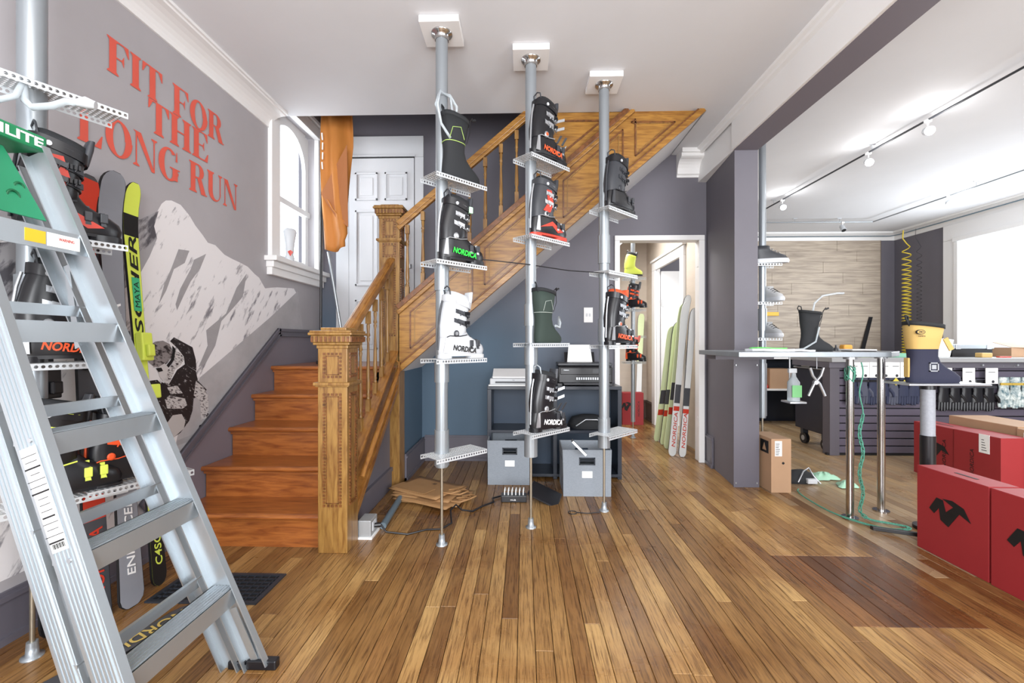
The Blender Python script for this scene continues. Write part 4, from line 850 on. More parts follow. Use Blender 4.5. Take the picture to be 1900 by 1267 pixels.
for i in range(nz + 1):
    t = i / nz; z = 2.03 + 1.5 * t
    wdt = .255 * (1 - .12 * math.sin(math.pi * min(1, t * 1.6)))
    for j in range(nx + 1):
        s = j / nx; tw = 1.1 * (t - .35); V.append((-1.79 + s * wdt * (1 if t > .04 else .9), 3.885 - .05 * math.sin(3.1 * s + 4 * tw) - .03 * math.sin(9 * s + 5 * t), z - .03 * math.sin(math.pi * s) * (t < .3)))
q = MB(); q.add(V, [(i * (nx + 1) + j, i * (nx + 1) + j + 1, (i + 1) * (nx + 1) + j + 1, (i + 1) * (nx + 1) + j) for i in range(nz) for j in range(nx)], True)
fo = q.build('banner_cloth', M_FLAG, fb); sd = fo.modifiers.new('t', 'SOLIDIFY'); sd.thickness = .003
MB().tube([(-1.79, 3.875, 2.55), (-1.66, 3.80, 2.35), (-1.545, 3.83, 2.22)], .006, 6).build('fold_hem', M_FLAG, fb)
MB().prism([(-1.785, 3.84, 2.50), (-1.545, 3.82, 2.92), (-1.535, 3.82, 2.2), (-1.64, 3.82, 2.28)], (0, 1, 0), .004).build('folded_back_cloth', mat('dull_orange_cloth', 'a5693f', .8), fb)
for k in range(4): MB().tube([(-1.762 + .008 * math.sin(k), 3.812, 3.02 - k * .085), (-1.757, 3.812, 2.96 - k * .085)], .006, 6).build('white_lettering', M_TEXTW, fb)
tag(MB().tube([(-1.79, 4.0, 2.02), (-1.60, 3.95, 1.0)], .012, 10).build('leaning_tube', M_ALU), 'thin silver tube leaning from the orange banner down to the landing', 'tube')

# outlet box, tube, cable, paper bags
ob = thing('outlet_box', 'grey surface outlet box on the floor beside the first newel post', 'outlet', (-.96, 2.72, 0))
BX(-1.01, -.93, 2.66, 2.78, 0, .11).build('housing', mat('grey_steel_box', 'a9acae', .4, .4), ob, bev=.004); BX(-1.005, -.92, 2.65, 2.80, 0, .012).build('base_plate', M_WHITE, ob); MB().box(-.932, -.926, 2.69, 2.75, .035, .09).build('socket_plate', M_BPLAST, ob, bev=.002)
MB().tube([(-.928, 2.72, .06), (-.89, 2.73, .06)], .014, 10).build('plug', M_BLACK, ob)
tag(MB().tube([(-.89, 2.73, .06), (-.86, 2.74, .01), (-.72, 2.72, .006), (-.62, 2.79, .006), (-.53, 2.80, .006), (-.47, 2.86, .02), (-.50, 3.0, .05), (-.47, 3.05, .07), (-.43, 3.06, .03), (-.36, 3.10, .006), (-.30, 3.2, .006), (-.22, 3.25, .02), (-.24, 3.35, .01), (-.16, 3.42, .01), (-.12, 3.36, .03)], .006, 6).build('power_cable', M_BLACK), 'thin black power cable running from outlet box past the paper bags', 'cable')
tag(MB().tube([(-.90, 2.80, .022), (-.93, 3.30, .022)], .022, 14).build('vacuum_tube', mat('grey_blue_tube', '70818c', .35, .4)), 'short grey-blue metal tube lying beside the stair spandrel', 'tube')
bagspots = [(0, 0, 0, 0), (.03, -.05, .012, R(6)), (.01, -.09, .024, R(-5)), (-.03, .0, .036, R(4)), (-.06, .03, .05, R(-9))]
bl_ = ['bottom folded kraft paper bag of the pile by the newel foot', 'second kraft paper bag from the floor, edge showing under the pile', 'middle kraft paper bag of the pile beside the stairs', 'fourth kraft paper bag up, half under the topmost one', 'topmost folded kraft paper bag with small black print by the stairs']
for k, (dx, dy, z, a) in enumerate(bagspots):
    t = thing('paper_bag', bl_[k], 'paper bag', (-.70 + dx, 3.43 + dy, z), R(-20) + a, group='folded paper bags beside the stairs')
    B = lambda: MB(False); m = B(); nn = 10; V = []
    for i in range(nn + 1):
        for j in range(7):
            xx = -.24 + .48 * i / nn; yy = -.18 + .36 * j / 6; V.append((xx, yy, .004 + .003 * math.sin(9 * xx + k) + .004 * math.sin(7 * yy + 2 * k)))
    m.add(V, [(i * 7 + j, (i + 1) * 7 + j, (i + 1) * 7 + j + 1, i * 7 + j + 1) for i in range(nn) for j in range(6)], True); o = m.build('sheet', M_KRAFT, t); sd = o.modifiers.new('t', 'SOLIDIFY'); sd.thickness = .005
    B().box(-.24, .1, -.15, -.02, .009, .013).build('fold_flap', M_KRAFT, t)
    B().tube([(.20, .02, .012), (.27, .05, .02), (.32, 0, .028), (.28, -.06, .02), (.2, -.05, .012)], .007, 6).build('handle', M_KRAFT, t)
    if k == 4: text('JJ', M_INK, t, (.0, .05, .0155), (1, 0, 0), (0, 1, 0), .03, .035, world=False)

# ============================================================ LOW CABINET AND BINS
cb = thing('low_cabinet', 'low dark navy cubby cabinet of two columns under the stairs', 'cabinet', (.26, 4.03, 0))
for z0, z1 in ((.02, .045), (.40, .425), (.78, .81)): BX(-.32, .85, 3.86, 4.20, z0, z1).build('shelf_board', M_NAVY, cb, bev=.002)
for x0, x1 in ((-.32, -.285), (.255, .29), (.815, .85)): BX(x0, x1, 3.862, 4.20, 0.0, .78).build('upright', M_NAVY, cb, bev=.002)
BX(-.30, .84, 4.19, 4.20, .04, .78).build('back_panel', mat('navy_back_panel', '26384c', .5), cb)
def bin_(label, x, y, zt):
    t = thing('fabric_bin', label, 'storage bin', (x, y, 0), group=None); B = lambda: MB(False); w_, d_, h_, th = .19, .17, zt, .008
    B().box(-w_ * .96, w_ * .96, -d_, d_, 0, .01).build('bottom', M_BIN, t)
    for sx in (-1, 1): B().prism([(sx * w_ * .95, -d_, 0), (sx * w_ * .95, d_, 0), (sx * w_, d_, h_), (sx * w_, -d_, h_ )], (-sx, 0, 0), th).build('side', M_BIN, t)
    for sy in (-1, 1):
        m = B(); y0, y1 = (sy * d_ - th / 2, sy * d_ + th / 2)
        m.box(-w_ * .97, -.055, y0, y1, 0, h_).box(.055, w_ * .97, y0, y1, 0, h_).box(-.055, .055, y0, y1, 0, h_ - .11).box(-.055, .055, y0, y1, h_ - .065, h_); m.build('front_face' if sy < 0 else 'back_face', M_BIN, t)
    m = B(); y_ = -d_ - .005
    m.box(-.062, .062, y_ - .002, y_, h_ - .117, h_ - .110).box(-.062, .062, y_ - .002, y_, h_ - .065, h_ - .058).box(-.062, -.055, y_ - .002, y_, h_ - .117, h_ - .058).box(.055, .062, y_ - .002, y_, h_ - .117, h_ - .058); m.build('handle_rim', M_NAVY, t)
    B().box(-.04, .04, y_ - .002, y_, h_ - .215, h_ - .165).build('label_card', M_PAPER, t)
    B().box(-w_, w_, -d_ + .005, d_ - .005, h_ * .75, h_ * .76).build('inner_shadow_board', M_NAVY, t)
    return t
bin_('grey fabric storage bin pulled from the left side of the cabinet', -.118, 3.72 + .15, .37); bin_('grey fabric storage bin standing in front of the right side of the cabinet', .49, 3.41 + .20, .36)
tag(MB().beam((.37, 3.40, .44), (.47, 3.38, .34), (0, .035, 0), (.006, 0, .006)).build('small_scanner', M_SILV), 'small silver-framed handheld device tucked over the edge of right bin', 'device')
# printers
pw1 = thing('white_printer', 'slim white printer on the left end of the dark cabinet', 'printer', (-.12, 4.0, .81))
BX(-.30, .06, 3.88, 4.12, .82, .875).build('body', M_BPLAST, pw1, bev=.008); MB().prism([(-.28, 3.92, .875), (.05, 3.92, .875), (.05, 4.08, .94), (-.28, 4.08, .94)], (0, 0, 1), .012).build('sloping_lid', M_WHITE, pw1, bev=.003); BX(-.31, .06, 3.87, 4.12, .81, .82).build('paper_stack', M_PAPER, pw1)
BX(-.25, .03, 3.868, 3.88, .835, .85).build('paper_slot', M_DGREY, pw1)
text('hp', M_DGREY, pw1, (-.10, 3.879, .856), (1, 0, 0), (0, 0, 1), .010, .018)
pb = thing('black_printer', 'black office printer with paper in its rear tray on the cabinet', 'printer', (.54, 4.02, .81))
BX(.30, .78, 3.90, 4.18, .83, .98).build('body', M_BLACK, pb, bev=.012); BX(.30, .78, 3.92, 4.18, .985, 1.01).build('scanner_lid', M_DGREY, pb, bev=.006); BX(.32, .76, 3.885, 3.90, .91, .97).build('control_panel', M_BLACK, pb, bev=.004)
BX(.34, .74, 3.78, 3.93, .83, .842).build('output_tray', M_DGREY, pb, bev=.003); MB().prism([(.40, 4.12, .98), (.64, 4.12, .98), (.62, 4.17, 1.17), (.42, 4.17, 1.17)], (0, 1, 0), .003).build('paper', M_PAPER, pb); MB().prism([(.38, 4.13, .98), (.66, 4.13, .98), (.66, 4.19, 1.10), (.38, 4.19, 1.10)], (0, 1, 0), .006).build('rear_tray', M_BLACK, pb)
for k in range(12): BX(.46 + k * .02, .472 + k * .02, 3.883, 3.888, .865, .885).build('vent_slot', M_SILV, pb)
text('Canon', M_SILV, pb, (.35, 3.884, .945), (1, 0, 0), (0, 0, 1), .010, .045); BX(.60, .72, 3.882, 3.886, .925, .955).build('display', M_DGREY, pb)
for k in range(4): BX(.30 + .44 * (k % 2), .34 + .44 * (k % 2), 3.92 + .2 * (k // 2), 3.96 + .2 * (k // 2), .81, .83).build('foot', M_BLACK, pb)
hb = thing('black_helmet_bag', 'black soft bag with goggles in the upper right cubby', 'bag', (.58, 4.02, .425))
MB(False).rings([ring(-.16, .16, .10, 0, 18), ring(-.18, .18, .11, .04, 18), ring(-.15, .15, .09, .09, 18), ring(-.07, .07, .04, .115, 18)]).build('bag_body', M_SOFT, hb); MB(False).tube([(-.12, -.11, .03), (-.04, -.13, .09), (.06, -.13, .09), (.14, -.10, .04)], .006, 6).build('strap', M_SILV, hb)
# power strip with cables, tablet
pst = thing('usb_power_strip', 'black charging hub with a row of white plugs under the middle pole', 'power strip', (-.07, 3.33, 0))
BX(-.17, .02, 3.29, 3.37, 0, .05).build('body', M_BLACK, pst, bev=.005)
for k in range(6): x_ = -.145 + k * .028; MB().tube([(x_, 3.31, .05), (x_, 3.315, .085), (x_ + .004, 3.345, .095), (x_ + .006, 3.38, .06)], .004, 6).build('plug', M_PAPER, pst)
text('HUB', M_TEXTW, pst, (-.10, 3.2890, .015), (1, 0, 0), (0, 0, 1), .010, .04)
o = tag(MB().box(-.12, .12, -.085, .085, 0, .012).build('tablet', M_BLACK, bev=.006), 'black tablet leaning low on the floor right of the charging hub', 'tablet'); o.location = (.155, 3.33, .045); o.rotation_euler = (R(20), R(22), R(-12))
tag(MB().tube([(.34 + .03 * math.cos(R(t)), 3.10 + .03 * math.sin(R(t)), .005) for t in range(0, 361, 30)] + [(.45, 3.09, .004), (.53, 3.11, .004)], .003, 6).build('coiled_wire', M_BLACK), 'tiny loop of black wire on the floor beside the right pole base', 'wire')
tag(MB().tube([(-.47, 2.60, 1.705), (-.2, 2.72, 1.70), (.03, 2.815, 1.69), (.3, 2.97, 1.675), (.56, 3.11, 1.68)], .0035, 6).build('tether_cable', M_BLACK), 'black cord strung between the three display poles', 'cord')

# ============================================================ HALL BEYOND THE DOORWAY
SHs = perf(-.12, .14, -.07, .07, .026, .009)
display_pole(1.36, 5.55, 'far white pole of small shelves seen through the hall doorway', [1.99, 1.60, 1.27, .95], r=.026, zend=.2, top=2.89, block=False, yaw=R(10), me=SHs)
display_pole(1.20, 5.75, 'second far white pole partly hidden behind the hall door casing', [1.80, 1.40], r=.026, zend=.2, top=2.89, block=False, yaw=R(-160), me=SHs)
ski_boot('tiny neon yellow ski boot on the top shelf in the hall', (1.33, 5.44, 2.0), R(10), M_NEON, M_NEON, brand=None, sc=.75, small=True)
ski_boot('small black ski boot with orange toe on the hall pole second shelf', (1.37, 5.44, 1.61), R(-30), M_BLACK, M_DGREY, brand=None, trim=M_ORANGE, sc=.8)
ski_boot('black and coral ski boot on the lowest hall shelf above the red box', (1.36, 5.44, .96), R(-30), M_BLACK, M_BLACK, mat('coral_liner', 'e0746a', .7), M_ORANGE, brand=None, sc=.8)
def redbox(label, x0, x1, y0, y1, h, z=0, faces=(), top=M_REDBOX, body=M_REDBOX):
    t = thing('boot_box', label, 'box', ((x0 + x1) / 2, (y0 + y1) / 2, z)); BX(x0, x1, y0, y1, z, z + h).build('carton', body, t, bev=.002); BX(x0 + .002, x1 - .002, y0 + .002, y1 - .002, z + h, z + h + .002).build('lid', top, t)
    return t
NL = [(0,.43),(.19,.92),(.35,.90),(.42,.50),(.60,.78),(.33,.95),(.57,1),(.84,.87),(1,.45),(.74,.62),(.48,0),(.29,.15),(.25,.57),(.13,.30)]
def nlogo(t, o, u, v, w_, h_):
    o, u, v = Vector(o), Vector(u), Vector(v); n = u.cross(v); MB().prism([o + u * a * w_ + v * b * h_ for a, b in NL], n, .0015).build('logo', M_INK, t)
hb_ = redbox('red boot box on the hall floor beyond the doorway', 1.42, 1.72, 6.40, 6.55, .46)
nlogo(hb_, (1.40, 6.399, .20), (1, 0, 0), (0, 0, 1), .17, .13); text('NORDICA', M_INK, hb_, (1.665, 6.399, .12), (0, 0, 1), (-1, 0, 0), .03, .22, shear=.2)
M_LIME = mat('pale_lime_ski', 'dbe8b8', .4); M_WSKI = mat('white_grey_ski', 'd8dad9', .35)
hall = [((1.60, 5.38, 0), (1.66, 5.02, 1.38), M_LIME, 'first pale lime ski from the left leaning by the hall door'), ((1.615, 5.20, 0), (1.70, 4.97, 1.42), M_LIME, 'second pale lime ski leaning by the hall door'),
        ((1.60, 5.0, 0), (1.74, 4.90, 1.62), M_LIME, 'third pale lime ski in the leaning row beside hall door'), ((1.60, 4.84, 0), (1.76, 4.83, 1.70), M_WSKI, 'plastic wrapped white ski leaning by the hall door'),
        ((1.55, 4.68, 0), (1.72, 4.76, 1.62), M_WSKI, 'white ski with red lettering at the front of the hall row'), ((1.64, 4.64, 0), (1.78, 4.70, 1.55), M_WSKI, 'narrow white ski nearest the doorway casing')]
for k, (a, b_, mm, lb) in enumerate(hall):
    ski(lb, a, b_, .085, face=mm, edge=M_DGREY if k % 2 else mm, blocks=((.34, .46, M_SDARK), (.29, .32, M_RED) if k > 2 else (.24, .29, M_RED)), words=((('NORDICA', M_RED, .06, .04, .36, True),) if k in (4, 5) else ()), group='skis leaning in the hall', wid=(1, .2, 0))
ski('pale lime ski leaning alone on the far hall wall', (1.66, 6.50, .0), (1.80, 6.84, 1.62), .10, face=M_LIME, edge=M_SDARK, blocks=((.22, .55, M_WSKI),), wid=(1, 0, 0))

# ============================================================ RIGHT ROOM
bt = thing('bar_table', 'grey raised bar top fixed to the pillar, on two polished steel legs', 'table', (2.1, 3.3, 0))
MB().prism([(1.44, 3.0, 1.095), (2.44, 3.0, 1.095), (2.70, 3.25, 1.095), (2.70, 3.60, 1.095), (1.96, 3.68, 1.095), (1.44, 3.68, 1.095)], (0, 0, 1), .035).build('top', mat('grey_zinc_top', '8e959b', .35, .4, noise=.15, nscale=8), bt, bev=.003)
BX(1.50, 1.95, 3.50, 3.68, 1.06, 1.095).build('support_cleat', M_GREYD, bt)
for x_, y_ in ((2.22, 3.07), (2.53, 3.20)):
    lg_ = MB().cyl(x_, y_, .008, 1.095, .0235, 24).build('leg', M_CHROME, bt); MB().cyl(x_, y_, 0, .008, .05, 24).build('leg_flange', M_CHROME, lg_); MB().cyl(x_, y_, 1.08, 1.095, .04, 20).build('top_flange', M_SILV, lg_)
display_pole(2.19, 4.12, 'white pole of shoe shelves just right of the grey pillar', [1.91, 1.56, 1.235], r=.030, zend=.50, top=3.05, block=False, yaw=R(0), me=SHs, collars=((.52, 1.0), (1.3, 1.5)))
def shoe(label, loc, yaw, upper, mid, solec, sc=1.0):
    t = thing('shoe', label, 'shoe', loc, yaw); t.scale = (sc,) * 3; B = lambda: MB(False)
    B().rings([ring(-.135, .15, .045, 0, 18), ring(-.14, .158, .048, .018, 18), ring(-.138, .150, .046, .038, 18)]).build('sole', solec, t)
    B().rings([ring(-.13, .145, .043, .038, 18), ring(-.13, .125, .043, .065, 18), ring(-.128, .06, .042, .09, 18), ring(-.125, .01, .042, .115, 18), ring(-.12, .0, .044, .15, 18), ring(-.105, -.01, .034, .15, 18), ring(-.10, -.02, .03, .10, 18)]).build('upper', upper, t)
    for k in range(4): B().tube([(.075 - k * .025, -.03, .085 + k * .014), (.07 - k * .025, 0, .095 + k * .016), (.075 - k * .025, .03, .085 + k * .014)], .003, 5).build('lace', mid, t)
shoe('black and white shoe on the top shelf beside the grey pillar', (2.24, 4.10, 1.913), R(-15), M_DGREY, M_BPLAST, M_BPLAST, 1.05)
shoe('pale grey shoe facing forward on the middle shelf beside the pillar', (2.26, 4.10, 1.563), R(-80), mat('pale_grey_mesh', 'b9babb', .8), M_BLACK, M_BPLAST, .95)
shoe('light grey shoe facing forward on the lower shelf beside the pillar', (2.25, 4.10, 1.238), R(-80), mat('light_grey_mesh', 'a9abad', .8), M_BLACK, M_BPLAST, .95)
tag(MB().box(2.20, 2.38, 4.19, 4.21, 1.44, 1.475).build('spirit_level', mat('yellow_level', 'd6a62c', .4), bev=.002), 'short yellow spirit level tool lying behind the middle shoe shelf', 'level')
# bar top clutter
liner_boot('black inner boot liner with clear hose standing on the grey bar top', (2.08, 3.22, 1.1305), R(-25), sc=.86, sx=.82, hoop=True, tubes=[[(-.02, 0, .30), (0, 0, .40), (.07, .02, .46), (.20, .06, .48), (.26, .08, .48)], [(.03, -.06, .20), (-.0, -.06, .08), (-.10, -.05, .02), (-.18, -.05, .01)]])
for k, (x0, x1, c, nm, lb) in enumerate(((1.58, 1.92, 'c8ccd0', 'folded_cloth', 'folded pale grey cloth on the pillar end of bar top'), (1.62, 1.86, '6fe06a', 'green_paper', 'bright green sheet lying over the folded cloth'), (1.88, 2.05, 'e8eaea', 'white_envelope', 'white envelope beside the liner on the bar top'))):
    V = []; z0 = 1.1305 + (.02 if k == 1 else 0); th = (.018, .006, .012)[k]
    m = MB(); m.rings([[(x0 + (x1 - x0) * (.5 + .5 * math.cos(R(t)) * (1.0 if t % 90 else 1)), 3.2 + .11 * math.sin(R(t)), z0 + dz + .003 * math.sin(t)) for t in range(0, 360, 30)] for dz in (0, th)], sm=False)
    tag(m.build(nm, mat(nm + '_mat', c, .7)), lb, 'cloth' if k == 0 else 'paper')
tag(MB().box(2.25, 2.42, 3.1, 3.2, 1.131, 1.136).build('knife', M_BLACK), 'flat black hand tool on the bar top right of the liner', 'tool')
tag(MB().lathe(2.32, 3.35, [(1.131, .018), (1.15, .018), (1.155, .006), (1.175, .006)], 12).build('glue_bottle', M_DGREY), 'tiny dark glue bottle on the bar top', 'bottle')
tag(MB().box(2.44, 2.62, 3.35, 3.5, 1.131, 1.142).build('notepad', M_PAPER, bev=.002), 'white notepad on the right corner of the bar top', 'notepad')
tag(MB().box(2.50, 2.57, 3.52, 3.58, 1.131, 1.175).build('orange_cup', mat('orange_tape', 'd79a3c', .5), bev=.012), 'small orange roll of tape at the back of bar top', 'tape')
# green rope chain
rp = []
for k in range(24): rp.append((2.265 + .012 * math.sin(k), 3.03 - .002 * k * 0, 1.06 - .043 * k))
rp += [(2.28, 3.03, .03), (2.32, 3.0, .012), (2.40, 2.95, .012), (2.46, 2.90, .012), (2.42, 2.86, .012), (2.30, 2.87, .012), (2.20, 2.98, .012), (2.14, 3.15, .012), (2.14, 3.4, .012), (2.17, 3.56, .012), (2.21, 3.62, .012)]
ch = thing('green_rope_chain', 'green knotted rope chain hanging along the left steel leg onto floor', 'rope', (2.27, 3.03, 0))
def crom(P, n):
    P = [Vector(p) for p in P]; out = []
    for i in range(len(P) - 1):
        a, b_, c, d = P[max(i - 1, 0)], P[i], P[i + 1], P[min(i + 2, len(P) - 1)]
        for k in range(n): t = k / n; out.append(.5 * ((2 * b_) + (c - a) * t + (2 * a - 5 * b_ + 4 * c - d) * t * t + (3 * b_ - a - 3 * c + d) * t ** 3))
    return out + [P[-1]]
cp = crom(rp, 6); L_ = [cp[0]]; acc = 0
for a, b_ in zip(cp, cp[1:]):
    acc += (b_ - a).length
    if acc > .022: L_.append(b_); acc = 0
q = MB()
for i in range(14, len(L_) - 18):
    a, b_ = L_[i], L_[i + 1]; d = (b_ - a); s_ = d.cross(Vector((0, 1, 0)) if i % 2 and abs(d.z) > .01 else Vector((1, 0, 0)) if abs(d.z) > .01 else Vector((0, 0, 1)))
    s_ = (s_.normalized() if s_.length > 1e-6 else Vector((1, 0, 0))) * .009
    e = d * .35; q.tube([a - e, a + s_, b_ + s_, b_ + e, b_ - s_, a - s_, a - e], .0038, 5, cap=False)
o = q.build('chain_links', M_ROPE, ch); o['kind'] = 'stuff'
MB().tube(cp[:100:3] if False else [L_[i] for i in range(0, 15)], .004, 6).build('cord_end', M_ROPE, ch); MB().tube(L_[-19:], .005, 6).build('cord_end', M_ROPE, ch)
MB().tube([(2.22 + .03 * math.cos(R(t)), 3.07 + .03 * math.sin(R(t)), 1.04 - .0006 * (t % 200)) for t in range(0, 1080, 30)], .004, 5).build('wrapped_cord', M_ROPE, ch)
# cardboard box by the pillar
cbx = redbox('plain brown cardboard carton standing against the grey pillar', 1.962, 2.118, 3.56, 3.86, .425, top=M_CARD, body=M_CARD)
MB().rings([[(2.055 + .010 * math.cos(R(24 * j)), yy, .235 + .010 * math.sin(R(24 * j))) for j in range(15)] for yy in (3.558, 3.562)]).build('finger_hole', M_INK, cbx)
BX(1.99, 2.045, 3.5585, 3.5605, .29, .41).build('shipping_label', M_PAPER, cbx); 
for k in range(7): BX(1.996, 2.02 + .003 * (k % 4), 3.5578, 3.5588, .30 + k * .014, .305 + k * .014).build('label_print', M_INK, cbx)
BX(1.9605, 1.9625, 3.60, 3.72, .30, .40).build('black_logo_square', M_INK, cbx); MB().prism([(1.960, 3.69, .32), (1.960, 3.63, .32), (1.960, 3.66, .38)], (1, 0, 0), .0006).build('logo_triangle', M_CARD, cbx)
# black bag and rags
g = thing('black_bag', 'crumpled black bag with silver strap on floor behind the brown carton', 'bag', (2.35, 3.86, 0))
MB(False).rings([ring(-.13, .12, .08, 0, 14), ring(-.15, .13, .09, .03, 14), ring(-.10, .10, .06, .08, 14), ring(-.02, .06, .02, .10, 14)]).build('bag_body', M_SOFT, g); MB(False).tube([(-.05, -.09, .02), (.0, -.08, .11), (.06, -.05, .13), (.10, -.06, .06), (.13, -.1, .01)], .006, 6).build('strap', M_SILV, g); MB(False).box(.02, .10, -.11, -.07, .01, .05).build('clasp', M_BPLAST, g, bev=.006)
def rag(lb, x, y, r, nm='rag'):
    V = []; n = 16; m_ = 5
    for i in range(m_ + 1):
        for j in range(n): t = 2 * math.pi * j / n; q_ = r * i / m_ * (1 + .25 * math.sin(3 * t + x) + .12 * math.sin(7 * t)); V.append((x + q_ * 1.3 * math.cos(t), y + q_ * math.sin(t), .006 + .035 * (1 - (i / m_) ** 2) * (1 + .6 * math.sin(5 * t + i))))
    m = MB(); m.add(V, [(i * n + j, i * n + (j + 1) % n, (i + 1) * n + (j + 1) % n, (i + 1) * n + j) for i in range(m_) for j in range(n)], True)
    tag(m.build(nm, mat('mint_cloth', 'a6d3b8', .85)), lb, 'cloth')
rag('crumpled mint green cloth on the floor left of the steel legs', 2.62, 3.95, .09); rag('smaller mint green cloth nearer the steel leg', 2.66, 3.72, .06)
# tool cart
M_CART = mat('black_cart_metal', '20202c', .4)
tc_ = thing('tool_cart', 'black tool cart on rubber casters left of the slatted counter', 'cart', (3.5, 5.3, 0))
BX(3.27, 3.80, 4.87, 5.42, .18, .955).build('body', M_CART, tc_, bev=.006)
BX(3.26, 3.81, 4.86, 5.43, .955, .975).build('top', mat('brown_cart_top', '5d4138', .5), tc_)
for x_, y_ in ((3.32, 4.95), (3.72, 4.95), (3.32, 5.32), (3.72, 5.32)):
    cs = MB().tube([(x_ - .018, y_, .065), (x_ + .018, y_, .065)], .065, 20).build('caster', M_BLACK, tc_); MB().tube([(x_ - .022, y_, .065), (x_ + .022, y_, .065)], .03, 14).build('caster_hub', M_SILV, cs); MB().box(x_ - .03, x_ + .03, y_ - .02, y_ + .03, .12, .20).build('caster_fork', M_DGREY, cs)
MB().tube([(3.245, 4.90, .90), (3.245, 5.40, .90)], .010, 8).build('push_handle', M_SILV, tc_)
BX(3.268, 3.2695, 5.15, 5.30, .90, .935).build('cart_label', M_PAPER, tc_)
t = thing('pliers', 'pair of silver clamps hanging in front of the tool cart handle', 'tool', (2.18, 3.35, .845))
for s in (-1, 1): MB(False).tube([(.06 * s, 0, -.05), (.02 * s, 0, .04), (-.03 * s, 0, .10), (-.05 * s, 0, .16)], .010, 8).build('jaw', M_SILV, t)
MB(False).tube([(-.01, -.012, .05), (-.01, .012, .05)], .016, 12).build('bolt', M_SILV, t); MB(False).tube([(0, 0, .15), (.0, 0, .25)], .003, 5).build('hook_wire', M_SILV, t)
# white shelving behind the pillar with stock
wsu = thing('white_shelving', 'white shelving unit holding boxes behind the pillar in right room', 'shelf', (3.4, 6.6, 0))
for z in (.50, .95): BX(2.9, 4.2, 6.4, 6.8, z, z + .025).build('shelf_board', M_WHITE, wsu)
for x_ in (2.9, 4.18): BX(x_, x_ + .025, 6.4, 6.8, 0, .97).build('upright', M_WHITE, wsu)
BX(2.92, 4.18, 6.78, 6.8, .0, .95).build('back_panel', M_NAVY, wsu)
redbox('brown carton on the white shelving behind the steel clamps', 3.52, 3.85, 6.42, 6.7, .28, .525, top=M_CARD, body=M_CARD)
V = MB(); V.rings([ring(3.28, 3.52, .08, .525, 14), ring(3.26, 3.54, .09, .56, 14), ring(3.32, 3.48, .05, .62, 14)]); 
o = V.build('red_gloves', M_RED); o.location = (0, 6.5, 0); tag(o, 'red crumpled cloth on the white shelving left of the carton', 'cloth')
t = thing('spray_bottle', 'clear spray bottle with green label in front of the white shelving', 'bottle', (2.04, 3.40, .752))
MB(False).lathe(0, 0, [(0, .042), (.14, .042), (.18, .018), (.21, .014)], 14).build('bottle', M_CLEAR, t); MB(False).box(-.035, .035, -.044, -.038, .03, .12).build('label', mat('green_label', '6cae70', .5), t); MB(False).box(-.04, .02, -.012, .012, .21, .245).build('trigger_head', M_BPLAST, t, bev=.004)
sb = thing('bottle_hook', 'thin grey hook bar holding the spray bottle under the bar top', 'hook', (2.04, 3.40, .738)); MB(False).box(-.06, .06, -.06, .06, 0, .012).build('tray', M_SILV, sb); MB(False).tube([(0, .05, 0), (0, .05, .357)], .006, 8).build('hanger', M_SILV, sb)

# counter with slats
ct = thing('slatwall_counter', 'long grey counter faced with purple-grey horizontal slats in right room', 'counter', (4.8, 5.0, 0))
M_SLAT = mat('purple_grey_slat', '5d5766', .4, noise=.08, nscale=3); M_CTOP = mat('grey_counter_top', '9a9b9c', .4)
MB().box(3.30, 6.3, 4.785, 4.85, .02, .93).box(4.0, 6.3, 4.85, 5.35, .02, .93).build('carcass', mat('counter_shadow_core', '1c1a20', .9), ct)
BX(3.22, 3.32, 4.74, 4.855, .0, .925).build('end_panel', mat('grey_end_panel', '5a565e', .45), ct, bev=.003)
z = .02
while z < .90:
    BX(3.325, 6.3, 4.76, 4.79, z + .004, z + .072).build('slat', M_SLAT, ct, bev=.003); z += .0795
BX(3.2, 6.3, 4.72, 5.36, .925, .985).build('apron', M_GREYD, ct); BX(3.2, 6.3, 4.68, 5.40, .985, 1.03).build('worktop', M_CTOP, ct, bev=.004)
for x_ in (4.75, 5.1): MB().tube([(x_, 4.70, .955), (x_, 4.72, .955)], .01, 10).build('screw', M_SILV, ct)
BX(3.2, 6.3, 4.755, 4.79, 0, .02).build('plinth', M_INK, ct)
# counter clutter
al = thing('aluminium_case', 'black case with aluminium edges on the counter before the window', 'case', (4.92, 5.05, 1.03))
BX(4.70, 5.13, 4.98, 5.2, 1.03, 1.12).build('body', M_BLACK, al); BX(4.69, 5.14, 4.97, 5.21, 1.12, 1.17).build('lid', M_ALU, al, bev=.004)
for x_ in (4.73, 5.06): BX(x_, x_ + .05, 4.965, 4.97, 1.115, 1.165).build('latch', M_SILV, al, bev=.002)
redbox('open brown carton at the right end of the counter', 5.30, 5.75, 4.95, 5.2, .10, 1.03, top=M_CARD, body=M_CARD)
tag(MB().prism([(5.30, 4.95, 1.135), (5.75, 4.90, 1.12), (5.75, 5.18, 1.18), (5.30, 5.15, 1.19)], (0, 0, 1), .004).build('carton_flap', M_CARD), 'loose brown cardboard sheet lying over the open counter carton', 'cardboard')
tag(MB().box(4.84, 4.95, 4.80, 4.88, 1.03, 1.08).build('butter_tub', mat('tan_tub', 'c9a868', .5), bev=.008), 'small tan tub in front of the black and aluminium case', 'tub')
tag(MB().prism([(4.35, 4.95, 1.03), (4.65, 4.95, 1.03), (4.74, 5.0, 1.22), (4.38, 5.0, 1.26)], (0, 1, 0), .16).build('white_carton', M_PAPER, bev=.003), 'open white paper carton behind the tan and navy liner', 'box')
tag(MB().box(4.98, 5.10, 4.76, 4.80, 1.03, 1.045).build('red_marker', M_RED, bev=.004), 'small red tool on counter by the tan tub', 'tool')
